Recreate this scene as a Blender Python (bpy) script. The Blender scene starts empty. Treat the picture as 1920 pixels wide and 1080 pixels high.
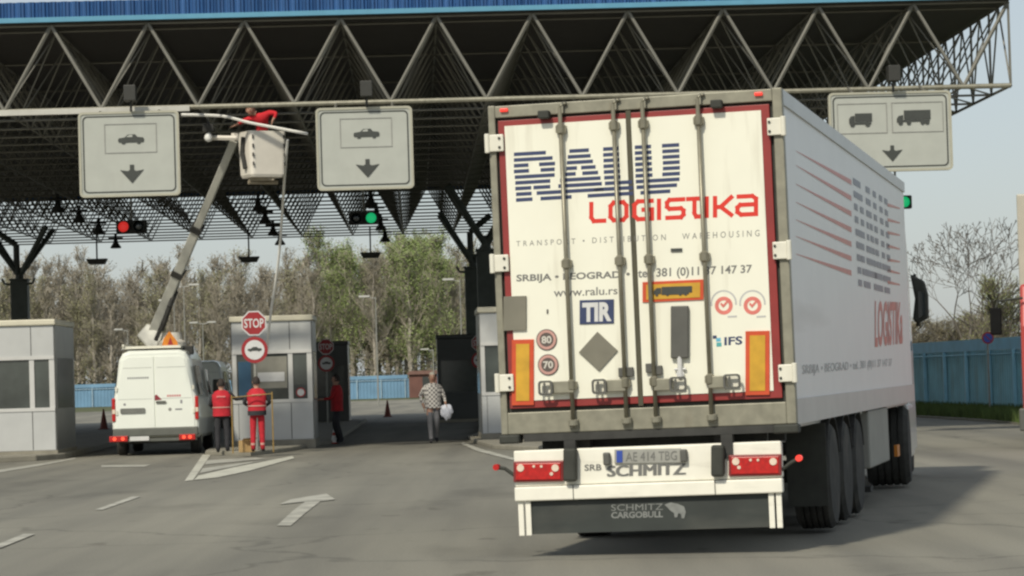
import bpy, bmesh, math, random
from mathutils import Vector, Matrix, Quaternion
R = math.radians
sc = bpy.context.scene

# ------------------------------------------------------------------ camera
F, CH, PITCH, ROLL = 5300.0, 1.6, 1.768, 1.7
W0, H0 = 1920, 1080
p = R(PITCH)
fwd = Vector((0, math.cos(p), math.sin(p)))
rq = Quaternion(fwd, R(ROLL))
right = rq @ Vector((1, 0, 0)); up = rq @ Vector((0, -math.sin(p), math.cos(p)))
cd = bpy.data.cameras.new('camera'); cam = bpy.data.objects.new('camera', cd)
sc.collection.objects.link(cam); sc.camera = cam
cd.sensor_width = 36; cd.lens = F / 1920 * 36; cd.clip_start = 0.1; cd.clip_end = 3000
m3 = Matrix((right, up, -fwd)).transposed()
cam.matrix_world = Matrix.Translation((0, 0, CH)) @ m3.to_4x4()
CP = Vector((0, 0, CH))
def ray(u, v):
    return (fwd + right * ((u - 960) / F) + up * ((540 - v) / F)).normalized()
def at(u, v, Y):
    d = ray(u, v); return CP + d * (Y / d.y)
def gp(u, v, z=0.0):
    d = ray(u, v); return CP + d * ((z - CH) / d.z)

# ------------------------------------------------------------------ light
SUNDIR = Vector((0.45, 0.98, -1.0)).normalized()       # travel direction of sunlight
EL = math.asin(-SUNDIR.z); AZ = math.atan2(-SUNDIR.x, -SUNDIR.y)
w = bpy.data.worlds.new('World'); sc.world = w; w.use_nodes = True
nt = w.node_tree; nt.nodes.clear()
sky = nt.nodes.new('ShaderNodeTexSky'); sky.sky_type = 'NISHITA'; sky.sun_disc = False
sky.sun_elevation = EL; sky.sun_rotation = AZ
sky.air_density = 1.0; sky.dust_density = 1.5; sky.ozone_density = 1.6; sky.altitude = 0
bg = nt.nodes.new('ShaderNodeBackground'); bg.inputs[1].default_value = 0.14
wo = nt.nodes.new('ShaderNodeOutputWorld')
hz = nt.nodes.new('ShaderNodeMixRGB'); hz.inputs[0].default_value = 0.68        # thin even cloud veil over the clear sky
hz.inputs[2].default_value = (3.75, 3.98, 4.05, 1); nt.links.new(sky.outputs[0], hz.inputs[1]); nt.links.new(hz.outputs[0], bg.inputs[0]); nt.links.new(bg.outputs[0], wo.inputs[0])
sl = bpy.data.lights.new('sun', 'SUN'); sl.energy = 3.3; sl.angle = R(3.0); sl.color = (1, 0.93, 0.78)
so = bpy.data.objects.new('sun', sl); sc.collection.objects.link(so)
so.rotation_mode = 'QUATERNION'; so.rotation_quaternion = SUNDIR.to_track_quat('-Z', 'Y')
so.location = (-30, -30, 60)
sc.view_settings.view_transform = 'Standard'; sc.view_settings.look = 'None'
sc.view_settings.exposure = 0.0; sc.view_settings.gamma = 1
sc.cycles.pixel_filter_type = 'BLACKMAN_HARRIS'; sc.cycles.filter_width = 2.4
sc.cycles.max_bounces = 6; sc.cycles.use_denoising = True

# ------------------------------------------------------------------ materials
MATS = {}
def mat(name, col, rough=0.6, metal=0.0, var=0.12, scale=6.0, bump=0.0, emit=None, es=1.0, spec=0.5, stretch=None, dirt=None, coat=0):
    if name in MATS: return MATS[name]
    m = bpy.data.materials.new(name); m.use_nodes = True; n = m.node_tree; b = n.nodes['Principled BSDF']
    b.inputs['Roughness'].default_value = rough; b.inputs['Metallic'].default_value = metal
    b.inputs['Specular IOR Level'].default_value = spec
    if coat: b.inputs['Coat Weight'].default_value = coat
    tc = n.nodes.new('ShaderNodeTexCoord'); src = tc.outputs['Object']
    if stretch:
        mp = n.nodes.new('ShaderNodeMapping'); mp.inputs['Scale'].default_value = stretch
        n.links.new(src, mp.inputs[0]); src = mp.outputs[0]
    nz = n.nodes.new('ShaderNodeTexNoise'); nz.inputs['Scale'].default_value = scale; nz.inputs['Detail'].default_value = 6
    n.links.new(src, nz.inputs['Vector'])
    rp = n.nodes.new('ShaderNodeValToRGB'); rp.color_ramp.elements[0].position = 0.3; rp.color_ramp.elements[1].position = 0.7
    lo = [c * (1 - var) for c in col[:3]] + [1]; hi = [min(1, c * (1 + var)) for c in col[:3]] + [1]
    rp.color_ramp.elements[0].color = lo; rp.color_ramp.elements[1].color = hi
    n.links.new(nz.outputs['Fac'], rp.inputs[0]); out = rp.outputs[0]
    if dirt:
        dcol, dsc, th = dirt
        mp2 = n.nodes.new('ShaderNodeMapping'); mp2.inputs['Scale'].default_value = dsc
        n.links.new(tc.outputs['Object'], mp2.inputs[0])
        n2 = n.nodes.new('ShaderNodeTexNoise'); n2.inputs['Scale'].default_value = 1.0; n2.inputs['Detail'].default_value = 8
        n.links.new(mp2.outputs[0], n2.inputs['Vector'])
        r2 = n.nodes.new('ShaderNodeValToRGB'); r2.color_ramp.elements[0].position = th; r2.color_ramp.elements[1].position = min(1, th + 0.25)
        r2.color_ramp.elements[1].color = (0.6, 0.6, 0.6, 1)
        n.links.new(n2.outputs['Fac'], r2.inputs[0])
        mx = n.nodes.new('ShaderNodeMixRGB'); mx.inputs[2].default_value = list(dcol) + [1]
        n.links.new(r2.outputs[0], mx.inputs[0]); n.links.new(out, mx.inputs[1]); out = mx.outputs[0]
    n.links.new(out, b.inputs['Base Color'])
    if bump:
        bp = n.nodes.new('ShaderNodeBump'); bp.inputs['Strength'].default_value = bump; bp.inputs['Distance'].default_value = 0.02
        n.links.new(nz.outputs['Fac'], bp.inputs['Height']); n.links.new(bp.outputs[0], b.inputs['Normal'])
    if emit:
        b.inputs['Emission Color'].default_value = list(emit) + [1]; b.inputs['Emission Strength'].default_value = es
    MATS[name] = m; return m
def ribbed(name, col, scale, col2=None, axis='X', rough=0.5):
    """painted corrugated sheet: ribs as bump, same paint"""
    m = mat(name, col, rough, 0, 0.10, 1.5); n = m.node_tree; b = n.nodes['Principled BSDF']
    tc = n.nodes.new('ShaderNodeTexCoord'); wv = n.nodes.new('ShaderNodeTexWave'); wv.bands_direction = axis
    wv.inputs['Scale'].default_value = scale; n.links.new(tc.outputs['Object'], wv.inputs[0])
    bp = n.nodes.new('ShaderNodeBump'); bp.inputs['Strength'].default_value = 1; bp.inputs['Distance'].default_value = 0.06
    n.links.new(wv.outputs['Fac'], bp.inputs['Height']); n.links.new(bp.outputs[0], b.inputs['Normal'])
    return m

WHITE = mat('trailer_white_paint', (0.80, 0.79, 0.67), 0.35, 0, 0.02, 3, dirt=((0.42, 0.38, 0.29), (6, 6, 0.7), 0.58), coat=0.2)
SIDEW = mat('trailer_side_paint', (0.82, 0.82, 0.80), 0.42, 0, 0.02, 2, dirt=((0.42, 0.41, 0.37), (0.5, 0.12, 1.3), 0.58))
BUMPW = mat('bumper_white_paint', (0.80, 0.78, 0.68), 0.5, 0, 0.05, 6, dirt=((0.33, 0.30, 0.24), (1.2, 1.2, 7), 0.56))
REDP = mat('red_border_film', (0.25, 0.028, 0.025), 0.45, 0, 0.12, 4)
REDT = mat('red_lettering_film', (0.66, 0.035, 0.02), 0.4, 0, 0.04, 4)
NAVY = mat('navy_lettering_film', (0.035, 0.05, 0.12), 0.4, 0, 0.05, 4)
NAVYF = mat('faded_navy_film', (0.16, 0.17, 0.22), 0.4, 0, 0.1, 4)
REDF = mat('faded_red_film', (0.55, 0.16, 0.13), 0.4, 0, 0.1, 4)
GREYT = mat('grey_lettering_film', (0.16, 0.16, 0.15), 0.5, 0, 0.1, 4)
GREYL = mat('light_grey_lettering', (0.47, 0.47, 0.46), 0.5, 0, 0.1, 4)
STEEL = mat('galvanised_steel', (0.25, 0.24, 0.185), 0.5, 0.25, 0.18, 9, dirt=((0.14, 0.10, 0.06), (5, 5, 1.5), 0.62))
RODM = mat('lock_rod_steel', (0.23, 0.215, 0.16), 0.4, 0.45, 0.15, 9)
RUBBER = mat('black_rubber', (0.035, 0.037, 0.030), 0.75, 0, 0.2, 8)
TYRE = mat('tyre_rubber', (0.038, 0.038, 0.034), 0.9, 0, 0.25, 8, bump=0.2, dirt=((0.12, 0.11, 0.09), (2, 2, 2), 0.52))
CHAS = mat('chassis_paint', (0.035, 0.035, 0.032), 0.75, 0, 0.35, 5)
FLAP = mat('mud_flap_rubber', (0.028, 0.034, 0.031), 0.6, 0, 0.18, 3, dirt=((0.10, 0.10, 0.085), (1, 1, 3), 0.5))
LAMPR = mat('red_lamp_lens', (0.45, 0.012, 0.010), 0.35, 0, 0.2, 30)
LAMPW = mat('clear_lamp_lens', (0.72, 0.60, 0.48), 0.2, 0, 0.1, 20)
YELR = mat('yellow_reflector', (0.55, 0.31, 0.025), 0.5, 0, 0.14, 8)
ORGR = mat('red_reflector', (0.55, 0.07, 0.02), 0.5, 0, 0.1, 8)
DGREY = mat('dark_grey_plastic', (0.09, 0.09, 0.08), 0.6, 0, 0.1, 6)
PLATE = mat('grey_plate', (0.19, 0.18, 0.14), 0.5, 0.2, 0.08, 6)
WPLATE = mat('white_plate', (0.60, 0.60, 0.59), 0.5, 0, 0.05, 6)
BLUEP = mat('blue_plate', (0.03, 0.07, 0.35), 0.5, 0, 0.05, 6)
HINGE = mat('hinge_white', (0.70, 0.68, 0.58), 0.45, 0, 0.06, 6)
CABP = mat('cab_paint', (0.62, 0.62, 0.60), 0.35, 0, 0.05, 3, coat=0.4)
GLASS = mat('dark_window_glass', (0.02, 0.028, 0.03), 0.08, 0, 0.2, 1, spec=0.8)
BGLASS = mat('booth_window_glass', (0.055, 0.065, 0.06), 0.12, 0, 0.4, 1.2, spec=0.8)
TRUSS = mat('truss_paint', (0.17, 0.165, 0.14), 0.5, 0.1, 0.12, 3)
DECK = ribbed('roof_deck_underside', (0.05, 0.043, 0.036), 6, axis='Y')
FASC = ribbed('blue_fascia_sheet', (0.035, 0.12, 0.32), 4.2)
FTRIM = mat('fascia_trim_blue', (0.10, 0.29, 0.42), 0.5, 0, 0.06, 3)
COLM = mat('column_paint', (0.07, 0.085, 0.075), 0.55, 0, 0.2, 3)
SIGNW = mat('sign_face', (0.40, 0.415, 0.375), 0.55, 0, 0.05, 2.5, dirt=((0.29, 0.28, 0.24), (1.2, 1.2, 0.8), 0.62))
SIGNB = mat('sign_black', (0.045, 0.05, 0.045), 0.6, 0, 0.1, 5)
SIGNL = mat('sign_thin_line', (0.27, 0.27, 0.25), 0.6, 0, 0.1, 5)
BOOTH = mat('booth_aluminium', (0.49, 0.50, 0.49), 0.45, 0.15, 0.05, 2, dirt=((0.30, 0.29, 0.26), (1, 1, 0.8), 0.6))
BOOTHR = mat('booth_roof_edge', (0.60, 0.57, 0.45), 0.5, 0, 0.06, 2)
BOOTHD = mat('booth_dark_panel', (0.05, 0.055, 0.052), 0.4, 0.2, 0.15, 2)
VANW = mat('van_white_paint', (0.80, 0.83, 0.76), 0.3, 0, 0.02, 2, coat=0.5)
VANP = mat('van_grey_plastic', (0.11, 0.115, 0.10), 0.6, 0, 0.12, 4)
BOOM = mat('boom_grey_paint', (0.55, 0.55, 0.50), 0.5, 0.1, 0.12, 4)
BASK = mat('basket_fibreglass', (0.72, 0.68, 0.60), 0.5, 0, 0.06, 3)
REDC = mat('red_workwear', (0.46, 0.016, 0.028), 0.85, 0, 0.18, 9)
REDD = mat('dark_red_jacket', (0.40, 0.015, 0.02), 0.85, 0, 0.2, 9)
DARKC = mat('dark_cloth', (0.03, 0.03, 0.034), 0.9, 0, 0.25, 9)
JEANS = mat('grey_jeans', (0.17, 0.17, 0.18), 0.9, 0, 0.2, 9)
SKIN = mat('skin', (0.42, 0.24, 0.17), 0.6, 0, 0.06, 9)
HAIR = mat('dark_hair', (0.03, 0.022, 0.018), 0.8, 0, 0.3, 20)
CAPM = mat('pale_cap', (0.48, 0.45, 0.38), 0.9, 0, 0.1, 20)
REFL = mat('reflective_tape', (0.55, 0.30, 0.25), 0.5, 0, 0.05, 9)
CONE = mat('cone_red', (0.50, 0.06, 0.03), 0.6, 0, 0.1, 9)
CONED = mat('cone_dark_red', (0.16, 0.04, 0.025), 0.7, 0, 0.15, 9)  # darker, browner red for the two far cones
SAFED = mat('white_tape', (0.75, 0.74, 0.70), 0.5, 0, 0.05, 9)
STOPR = mat('stop_red', (0.30, 0.018, 0.022), 0.5, 0, 0.06, 9)
OCHRE = mat('ochre_post', (0.28, 0.18, 0.05), 0.6, 0, 0.2, 9)
CARD = mat('cardboard', (0.45, 0.30, 0.13), 0.9, 0, 0.15, 9)
ORANGE = mat('orange_beacon', (0.65, 0.22, 0.02), 0.4, 0, 0.15, 12)
GALV = mat('lamp_post_metal', (0.28, 0.28, 0.25), 0.5, 0.2, 0.1, 9)
ROPE = mat('white_rope', (0.78, 0.77, 0.72), 0.8, 0, 0.1, 30)
CONC = mat('concrete_kerb', (0.24, 0.225, 0.18), 0.9, 0, 0.15, 3, bump=0.3)
PAINT = mat('road_paint', (0.50, 0.49, 0.41), 0.8, 0, 0.12, 2.5, dirt=((0.18, 0.17, 0.145), (1.6, 1.6, 1), 0.50))
PAINTW = mat('worn_road_paint', (0.42, 0.41, 0.35), 0.85, 0, 0.14, 2.5, dirt=((0.16, 0.155, 0.135), (2.0, 2.0, 1), 0.44))
FENB = mat('fence_blue_sheet', (0.27, 0.58, 0.70), 0.5, 0, 0.16, 1.2, dirt=((0.20, 0.28, 0.27), (2.5, 2.5, 0.5), 0.50))
FENC = mat('fence_blue_cap', (0.22, 0.56, 0.80), 0.5, 0, 0.10, 2)
FENP = mat('fence_post_blue', (0.33, 0.64, 0.80), 0.5, 0, 0.10, 2)
FARB = mat('far_fence_blue', (0.16, 0.30, 0.44), 0.5, 0, 0.16, 0.6)
REDL = mat('red_signal_lit', (0.5, 0.02, 0.02), 0.4, 0, 0.02, 5, emit=(1.0, 0.05, 0.04), es=0.5)
GRNL = mat('green_signal_lit', (0.02, 0.4, 0.12), 0.4, 0, 0.02, 5, emit=(0.02, 0.80, 0.28), es=0.45)
TAILL = mat('tail_lamp_lit', (0.6, 0.03, 0.02), 0.4, 0, 0.02, 5, emit=(1.0, 0.12, 0.05), es=1.1)
MARKL = mat('marker_lamp_lit', (0.6, 0.03, 0.02), 0.4, 0, 0.02, 5, emit=(1.0, 0.06, 0.04), es=0.7)
WHITEB = mat('white_globe', (0.85, 0.85, 0.82), 0.3, 0, 0.02, 5)
TRKRED = mat('lorry_red_paint', (0.42, 0.06, 0.05), 0.4, 0, 0.06, 3)
TRKBOX = mat('lorry_beige_box', (0.42, 0.40, 0.33), 0.5, 0, 0.06, 3)

# ------------------------------------------------------------------ helpers
C = sc.collection
def lk(o): C.objects.link(o); return o
def props(o, label=None, cat=None, group=None, kind=None):
    if label: o['label'] = label
    if cat: o['category'] = cat
    if group: o['group'] = group
    if kind: o['kind'] = kind
    return o
def thing(name, label, cat, loc=(0, 0, 0), rz=0.0, group=None):
    o = bpy.data.objects.new(name, None); lk(o); o.location = loc; o.rotation_euler = (0, 0, rz)
    o.empty_display_size = 0.2
    return props(o, label, cat, group)
def copy_tree(o, parent=None):
    c = o.copy(); lk(c)
    if parent: c.parent = parent
    for ch in o.children: copy_tree(ch, c)
    return c

class MB:
    def __init__(s): s.v = []; s.f = []; s.mi = []; s.st = []
    def add(s, vs, fs, mi=0):
        b = len(s.v); s.st.append((b, len(s.f))); s.v += [tuple(v) for v in vs]
        for f in fs: s.f.append([i + b for i in f]); s.mi.append(mi)
        return s
    def box(s, x0, x1, y0, y1, z0, z1, mi=0):
        vs = [(x, y, z) for z in (z0, z1) for y in (y0, y1) for x in (x0, x1)]
        return s.add(vs, [(0, 2, 3, 1), (4, 5, 7, 6), (0, 1, 5, 4), (2, 6, 7, 3), (0, 4, 6, 2), (1, 3, 7, 5)], mi)
    def tube(s, a, b, r, r2=None, n=6, mi=0, caps=True):
        a = Vector(a); b = Vector(b); d = (b - a)
        if d.length < 1e-6: return s
        d.normalize(); t = Vector((0, 0, 1)) if abs(d.z) < 0.9 else Vector((1, 0, 0))
        x = d.cross(t).normalized(); y = d.cross(x); r2 = r if r2 is None else r2
        vs = []
        for q, rr in ((a, r), (b, r2)):
            for k in range(n):
                an = 2 * math.pi * k / n; vs.append(q + x * (rr * math.cos(an)) + y * (rr * math.sin(an)))
        fs = [(k, (k + 1) % n, n + (k + 1) % n, n + k) for k in range(n)]
        if caps: fs += [tuple(range(n))[::-1], tuple(range(n, 2 * n))]
        return s.add(vs, fs, mi)
    def path(s, pts, r, n=6, mi=0):
        for i in range(len(pts) - 1): s.tube(pts[i], pts[i + 1], r, n=n, mi=mi)
        return s
    def lathe(s, prof, c=(0, 0, 0), n=20, axis='z', mi=0):
        vs = []
        for (r, h) in prof:
            for k in range(n):
                an = 2 * math.pi * k / n; a, b = r * math.cos(an), r * math.sin(an)
                if axis == 'z': q = (a, b, h)
                elif axis == 'x': q = (h, a, b)
                else: q = (a, h, b)
                vs.append((q[0] + c[0], q[1] + c[1], q[2] + c[2]))
        fs = []
        for i in range(len(prof) - 1):
            for k in range(n):
                fs.append((i * n + k, i * n + (k + 1) % n, (i + 1) * n + (k + 1) % n, (i + 1) * n + k))
        fs += [tuple(range(n))[::-1], tuple(range((len(prof) - 1) * n, len(prof) * n))]
        return s.add(vs, fs, mi)
    def prism(s, poly, y0, y1, mi=0, fn=None):
        """poly of (x,z) extruded from y0 to y1; fn maps (x,y,z)->point"""
        n = len(poly); fn = fn or (lambda x, y, z: (x, y, z))
        vs = [fn(x, y0, z) for x, z in poly] + [fn(x, y1, z) for x, z in poly]
        fs = [tuple(range(n)), tuple(range(n, 2 * n))[::-1]] + [(k, n + k, n + (k + 1) % n, (k + 1) % n) for k in range(n)]
        return s.add(vs, fs, mi)
    def build(s, name, mats, parent=None, bevel=0, smooth=False, loc=None, label=None, split=False):
        if split and len(s.st) > 1:              # every added piece becomes an object of its own
            out = []
            for i, (vb, fb) in enumerate(s.st):
                ve, fe = s.st[i + 1] if i + 1 < len(s.st) else (len(s.v), len(s.f))
                m_ = MB(); m_.v = s.v[vb:ve]; m_.f = [[k - vb for k in f] for f in s.f[fb:fe]]; m_.mi = s.mi[fb:fe]; m_.st = [(0, 0)]
                out.append(m_.build(name, mats, parent, bevel, smooth, loc, label))
            return out[0]
        me = bpy.data.meshes.new(name); me.from_pydata(s.v, [], s.f)
        for m in (mats if isinstance(mats, (list, tuple)) else [mats]): me.materials.append(m)
        for i, pl in enumerate(me.polygons): pl.material_index = s.mi[i]; pl.use_smooth = smooth
        bm = bmesh.new(); bm.from_mesh(me); bmesh.ops.recalc_face_normals(bm, faces=bm.faces); bm.to_mesh(me); bm.free()
        o = bpy.data.objects.new(name, me); lk(o)
        if parent: o.parent = parent
        if loc is not None: o.location = loc
        if bevel:
            md = o.modifiers.new('bevel', 'BEVEL'); md.width = bevel; md.segments = 2; md.limit_method = 'ANGLE'
        if label: o['label'] = label
        return o

def text_geo(txt, bold=0.0, sx=1.0):
    cu = bpy.data.curves.new('t', 'FONT'); cu.body = txt; cu.offset = bold; cu.resolution_u = 3; cu.space_character = sx
    o = bpy.data.objects.new('t', cu); lk(o)
    dg = bpy.context.evaluated_depsgraph_get(); ev = o.evaluated_get(dg); me = ev.to_mesh()
    vs = [v.co.copy() for v in me.vertices]; fs = [tuple(q.vertices) for q in me.polygons]
    ev.to_mesh_clear(); bpy.data.objects.remove(o); bpy.data.curves.remove(cu)
    xs = [v.x for v in vs]; ys = [v.y for v in vs]
    x0, x1, y0, y1 = min(xs), max(xs), min(ys), max(ys)
    return [((v.x - x0) / (x1 - x0), (v.y - y0) / (y1 - y0)) for v in vs], fs
def text_on(mb, txt, c00, c10, c01, c11, bold=0.0, sx=1.0, mi=0):
    """lay text in the quad: c00 lower-left, c10 lower-right, c01 upper-left, c11 upper-right (3D points)"""
    vs, fs = text_geo(txt, bold, sx); c00, c10, c01, c11 = map(Vector, (c00, c10, c01, c11))
    P = [c00 * (1 - a) * (1 - b) + c10 * a * (1 - b) + c01 * (1 - a) * b + c11 * a * b for a, b in vs]
    return mb.add(P, fs, mi)
def circ(cx, cz, r, n=24, rz=None): return [(cx + r * math.cos(2 * math.pi * k / n), cz + (rz or r) * math.sin(2 * math.pi * k / n)) for k in range(n)]

# ================================================================== SETTING
def sheet(name, pts, z, m, kind='structure'):
    mb = MB(); mb.add([(x, y, z) for x, y in pts], [tuple(range(len(pts)))])
    return props(mb.build(name, m), kind=kind)
GRASS = mat('verge_grass', (0.075, 0.085, 0.03), 0.95, 0, 0.35, 0.8, bump=0.4)
asp = bpy.data.materials.new('asphalt'); asp.use_nodes = True
def asphalt_nodes(m):
    n = m.node_tree; b = n.nodes['Principled BSDF']; b.inputs['Roughness'].default_value = 0.88; b.inputs['Specular IOR Level'].default_value = 0.3
    tc = n.nodes.new('ShaderNodeTexCoord')
    def noise(scale, st, det=6, rot=0):
        mp = n.nodes.new('ShaderNodeMapping'); mp.inputs['Scale'].default_value = st; mp.inputs['Rotation'].default_value = (0, 0, rot)
        n.links.new(tc.outputs['Object'], mp.inputs[0]); t = n.nodes.new('ShaderNodeTexNoise')
        t.inputs['Scale'].default_value = scale; t.inputs['Detail'].default_value = det; n.links.new(mp.outputs[0], t.inputs['Vector']); return t.outputs['Fac']
    def ramp(x, a, b_, c0, c1):
        r = n.nodes.new('ShaderNodeValToRGB'); r.color_ramp.elements[0].position = a; r.color_ramp.elements[1].position = b_
        r.color_ramp.elements[0].color = c0; r.color_ramp.elements[1].color = c1; n.links.new(x, r.inputs[0]); return r.outputs[0]
    def mul(a, b_):
        x = n.nodes.new('ShaderNodeMixRGB'); x.blend_type = 'MULTIPLY'; x.inputs[0].default_value = 1; n.links.new(a, x.inputs[1]); n.links.new(b_, x.inputs[2]); return x.outputs[0]
    base = ramp(noise(0.10, (1, 0.35, 1), 5, 0.15), 0.35, 0.68, (0.190, 0.184, 0.155, 1), (0.262, 0.252, 0.210, 1))
    streak = ramp(noise(0.8, (1.3, 0.05, 1), 5, 0.16), 0.34, 0.60, (0.80, 0.80, 0.81, 1), (1.04, 1.03, 1.02, 1))
    streak2 = ramp(noise(1.0, (0.55, 0.06, 1), 4, -0.30), 0.35, 0.55, (0.84, 0.84, 0.85, 1), (1.03, 1.03, 1.03, 1))
    blot = ramp(noise(0.55, (1, 0.4, 1), 7), 0.30, 0.42, (0.80, 0.80, 0.80, 1), (1, 1, 1, 1))
    grit = ramp(noise(45, (1, 1, 1), 3), 0.25, 0.75, (0.84, 0.84, 0.84, 1), (1.14, 1.14, 1.12, 1))
    c = mul(mul(mul(mul(base, streak), blot), grit), streak2)
    wn = n.nodes.new('ShaderNodeTexNoise'); wn.inputs['Scale'].default_value = 0.9; wn.inputs['Detail'].default_value = 5; n.links.new(tc.outputs['Object'], wn.inputs['Vector'])
    ad = n.nodes.new('ShaderNodeMixRGB'); ad.blend_type = 'ADD'; ad.inputs[0].default_value = 1.6; n.links.new(tc.outputs['Object'], ad.inputs[1]); n.links.new(wn.outputs['Color'], ad.inputs[2])
    vo = n.nodes.new('ShaderNodeTexVoronoi'); vo.feature = 'DISTANCE_TO_EDGE'; vo.inputs['Scale'].default_value = 0.16; n.links.new(ad.outputs[0], vo.inputs['Vector'])
    c = mul(c, ramp(vo.outputs['Distance'], 0.002, 0.008, (0.72, 0.72, 0.72, 1), (1, 1, 1, 1)))
    oil = ramp(noise(1.7, (1, 0.5, 1), 3), 0.27, 0.34, (0.72, 0.71, 0.70, 1), (1, 1, 1, 1)); c = mul(c, oil)
    n.links.new(c, b.inputs['Base Color'])
    bp = n.nodes.new('ShaderNodeBump'); bp.inputs['Strength'].default_value = 0.35; bp.inputs['Distance'].default_value = 0.01
    n.links.new(noise(60, (1, 1, 1), 4), bp.inputs['Height']); n.links.new(bp.outputs[0], b.inputs['Normal'])
asphalt_nodes(asp)
sheet('ground', [(-900, -60), (900, -60), (900, 1800), (-900, 1800)], -0.03, GRASS)
sheet('road', [(-70, -30), (11, -30), (30, -30), (22, 40), (15, 55), (12.6, 66), (12.45, 75), (11.9, 84), (8.5, 92), (4.5, 100), (4.5, 215), (-24, 215), (-27, 188), (-70, 186)], 0.0, asp)

mb = MB()   # concrete edging of the verge on the right
ed = [(15, 55), (12.6, 66), (12.45, 75), (11.9, 84), (8.5, 92), (4.5, 100)]
for i in range(len(ed) - 1):
    a = Vector((*ed[i], 0)); b = Vector((*ed[i + 1], 0)); d = (b - a).normalized(); nn = Vector((-d.y, d.x, 0)) * -1
    if nn.x < 0: nn = -nn
    q = [a, b, b + nn * 0.22, a + nn * 0.22]
    mb.add([(v.x, v.y, -0.02) for v in q] + [(v.x, v.y, 0.05) for v in q], [(0, 1, 2, 3), (4, 7, 6, 5), (0, 4, 5, 1), (1, 5, 6, 2), (2, 6, 7, 3), (3, 7, 4, 0)])
props(mb.build('kerb', CONC), kind='structure')

def marking(name, pix, m=PAINT, z=0.006, quads=None):
    mb = MB()
    for q in pix:
        pts = [gp(u, v, 0) for u, v in q]; z += 0.003; mb.add([(t.x, t.y, z) for t in pts], [tuple(range(len(pts)))])
    return props(mb.build(name, m), kind='structure')
marking('lane_dash', [[(178, 957), (192, 957), (264, 932), (248, 932)], [(-20, 1029), (2, 1029), (66, 1003), (44, 1003)]], PAINTW)
marking('direction_arrow', [[(519, 987), (545, 987), (574, 962), (606, 937), (578, 937), (548, 960)], [(524, 947), (545, 938), (586, 931), (612, 927), (629, 938), (604, 941), (580, 941), (545, 945)]], PAINTW)
marking('island_tip_line', [[(346, 903), (362, 901), (396, 852), (380, 853)], [(364, 901), (372, 893), (440, 877), (548, 856), (552, 860), (470, 883), (410, 896)]], PAINT)
marking('island_hatching', [[(374, 888), (380, 879), (430, 872), (505, 862), (440, 875)], [(384, 872), (388, 864), (480, 859), (500, 861)]], PAINTW)
marking('lane_edge_line', [[(-10, 883), (-10, 888), (70, 875), (144, 861), (140, 859), (70, 871)], [(868, 830), (864, 833), (895, 847), (962, 864), (965, 860), (900, 842)]], PAINTW)
marking('worn_stop_line', [[(190, 873), (190, 877), (270, 876), (282, 872)]], PAINTW)

def island(name, pts, h):
    mb = MB(); mb.prism([(x, y) for x, y in pts], -0.02, h, fn=lambda x, y, z: (x, z, y))
    return props(mb.build(name, CONC, bevel=0.03), kind='structure')
def gxy(u, v, z=0): t = gp(u, v, z); return (t.x, t.y)

# lane frame: lanes run towards PHI
PHI = R(2.0)
def LF(x, y):   # lane-frame coordinates -> world xy
    return (x * math.cos(PHI) - y * math.sin(PHI), x * math.sin(PHI) + y * math.cos(PHI))

# ================================================================== CANOPY
FY = 62.0
P0 = at(913, 186, FY)                      # a bottom node in the front row
MOD = 2.11
ZB = P0.z; ZT = at(825, 30, FY).z
print('ZB', ZB, 'ZT', ZT)
can = thing('toll_canopy', 'big dark flat checkpoint roof on a steel space frame with blue front edge', 'canopy', (P0.x, P0.y, 0), PHI)
NXL, NXR, NY = 12, 5, 27                   # modules left / right of the reference node, depth
pr = random.Random(3)
def bar(mb, a, b, r, n=5): mb.tube(a, b, r, n=n, caps=False)
xs_b = [i * MOD for i in range(-NXL, NXR + 1)]               # bottom nodes
xs_t = [(i - 0.5) * MOD for i in range(-NXL, NXR + 2)]       # top nodes
XE = xs_t[-1]
ys_t = [j * MOD for j in range(NY + 1)]; ys_b = [(j + 0.5) * MOD - MOD * 0.5 + 0.0 for j in range(NY + 1)]
DY = 0.0
mb = MB()                                   # bottom chords
for j, y in enumerate(ys_b):
    if j: bar(mb, (xs_b[0] - MOD, y, ZB), (XE, y, ZB), 0.028)
for x in xs_b: bar(mb, (x, 0, ZB), (x, ys_b[-1], ZB), 0.024)
bar(mb, (XE, 0, ZB), (XE, ys_b[-1], ZB), 0.035)
mb.build('bottom_chords', TRUSS, can)
mb = MB(); bar(mb, (xs_b[0] - MOD, 0, ZB), (XE, 0, ZB), 0.055, 8); mb.build('front_chord', STEEL, can)
mb = MB()
yt = [y + MOD / 2 for y in ys_t[:-1]]
for y in [0.0] + yt[::3]: bar(mb, (xs_t[0] - MOD, y, ZT), (XE, y, ZT), 0.03)
for x in xs_t: bar(mb, (x, 0, ZT), (x, ys_b[-1], ZT), 0.025)
mb.build('top_chords', TRUSS, can)
mb = MB()
for j, y in enumerate(ys_b):
    for x in xs_b:                           # bottom node -> 4 top nodes
        for sx in (-1, 1):
            if j == 0: bar(mb, (x, y, ZB), (x + sx * MOD / 2, 0, ZT), 0.045)
            for sy in (-1, 1):
                ty = y + sy * MOD / 2
                if 0 < ty < ys_b[-1]: bar(mb, (x, y, ZB), (x + sx * MOD / 2, ty, ZT), 0.02 if j < 8 else 0.023)
mb.build('diagonals', TRUSS, can)
mb = MB()                                   # right-hand edge bracing
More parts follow.
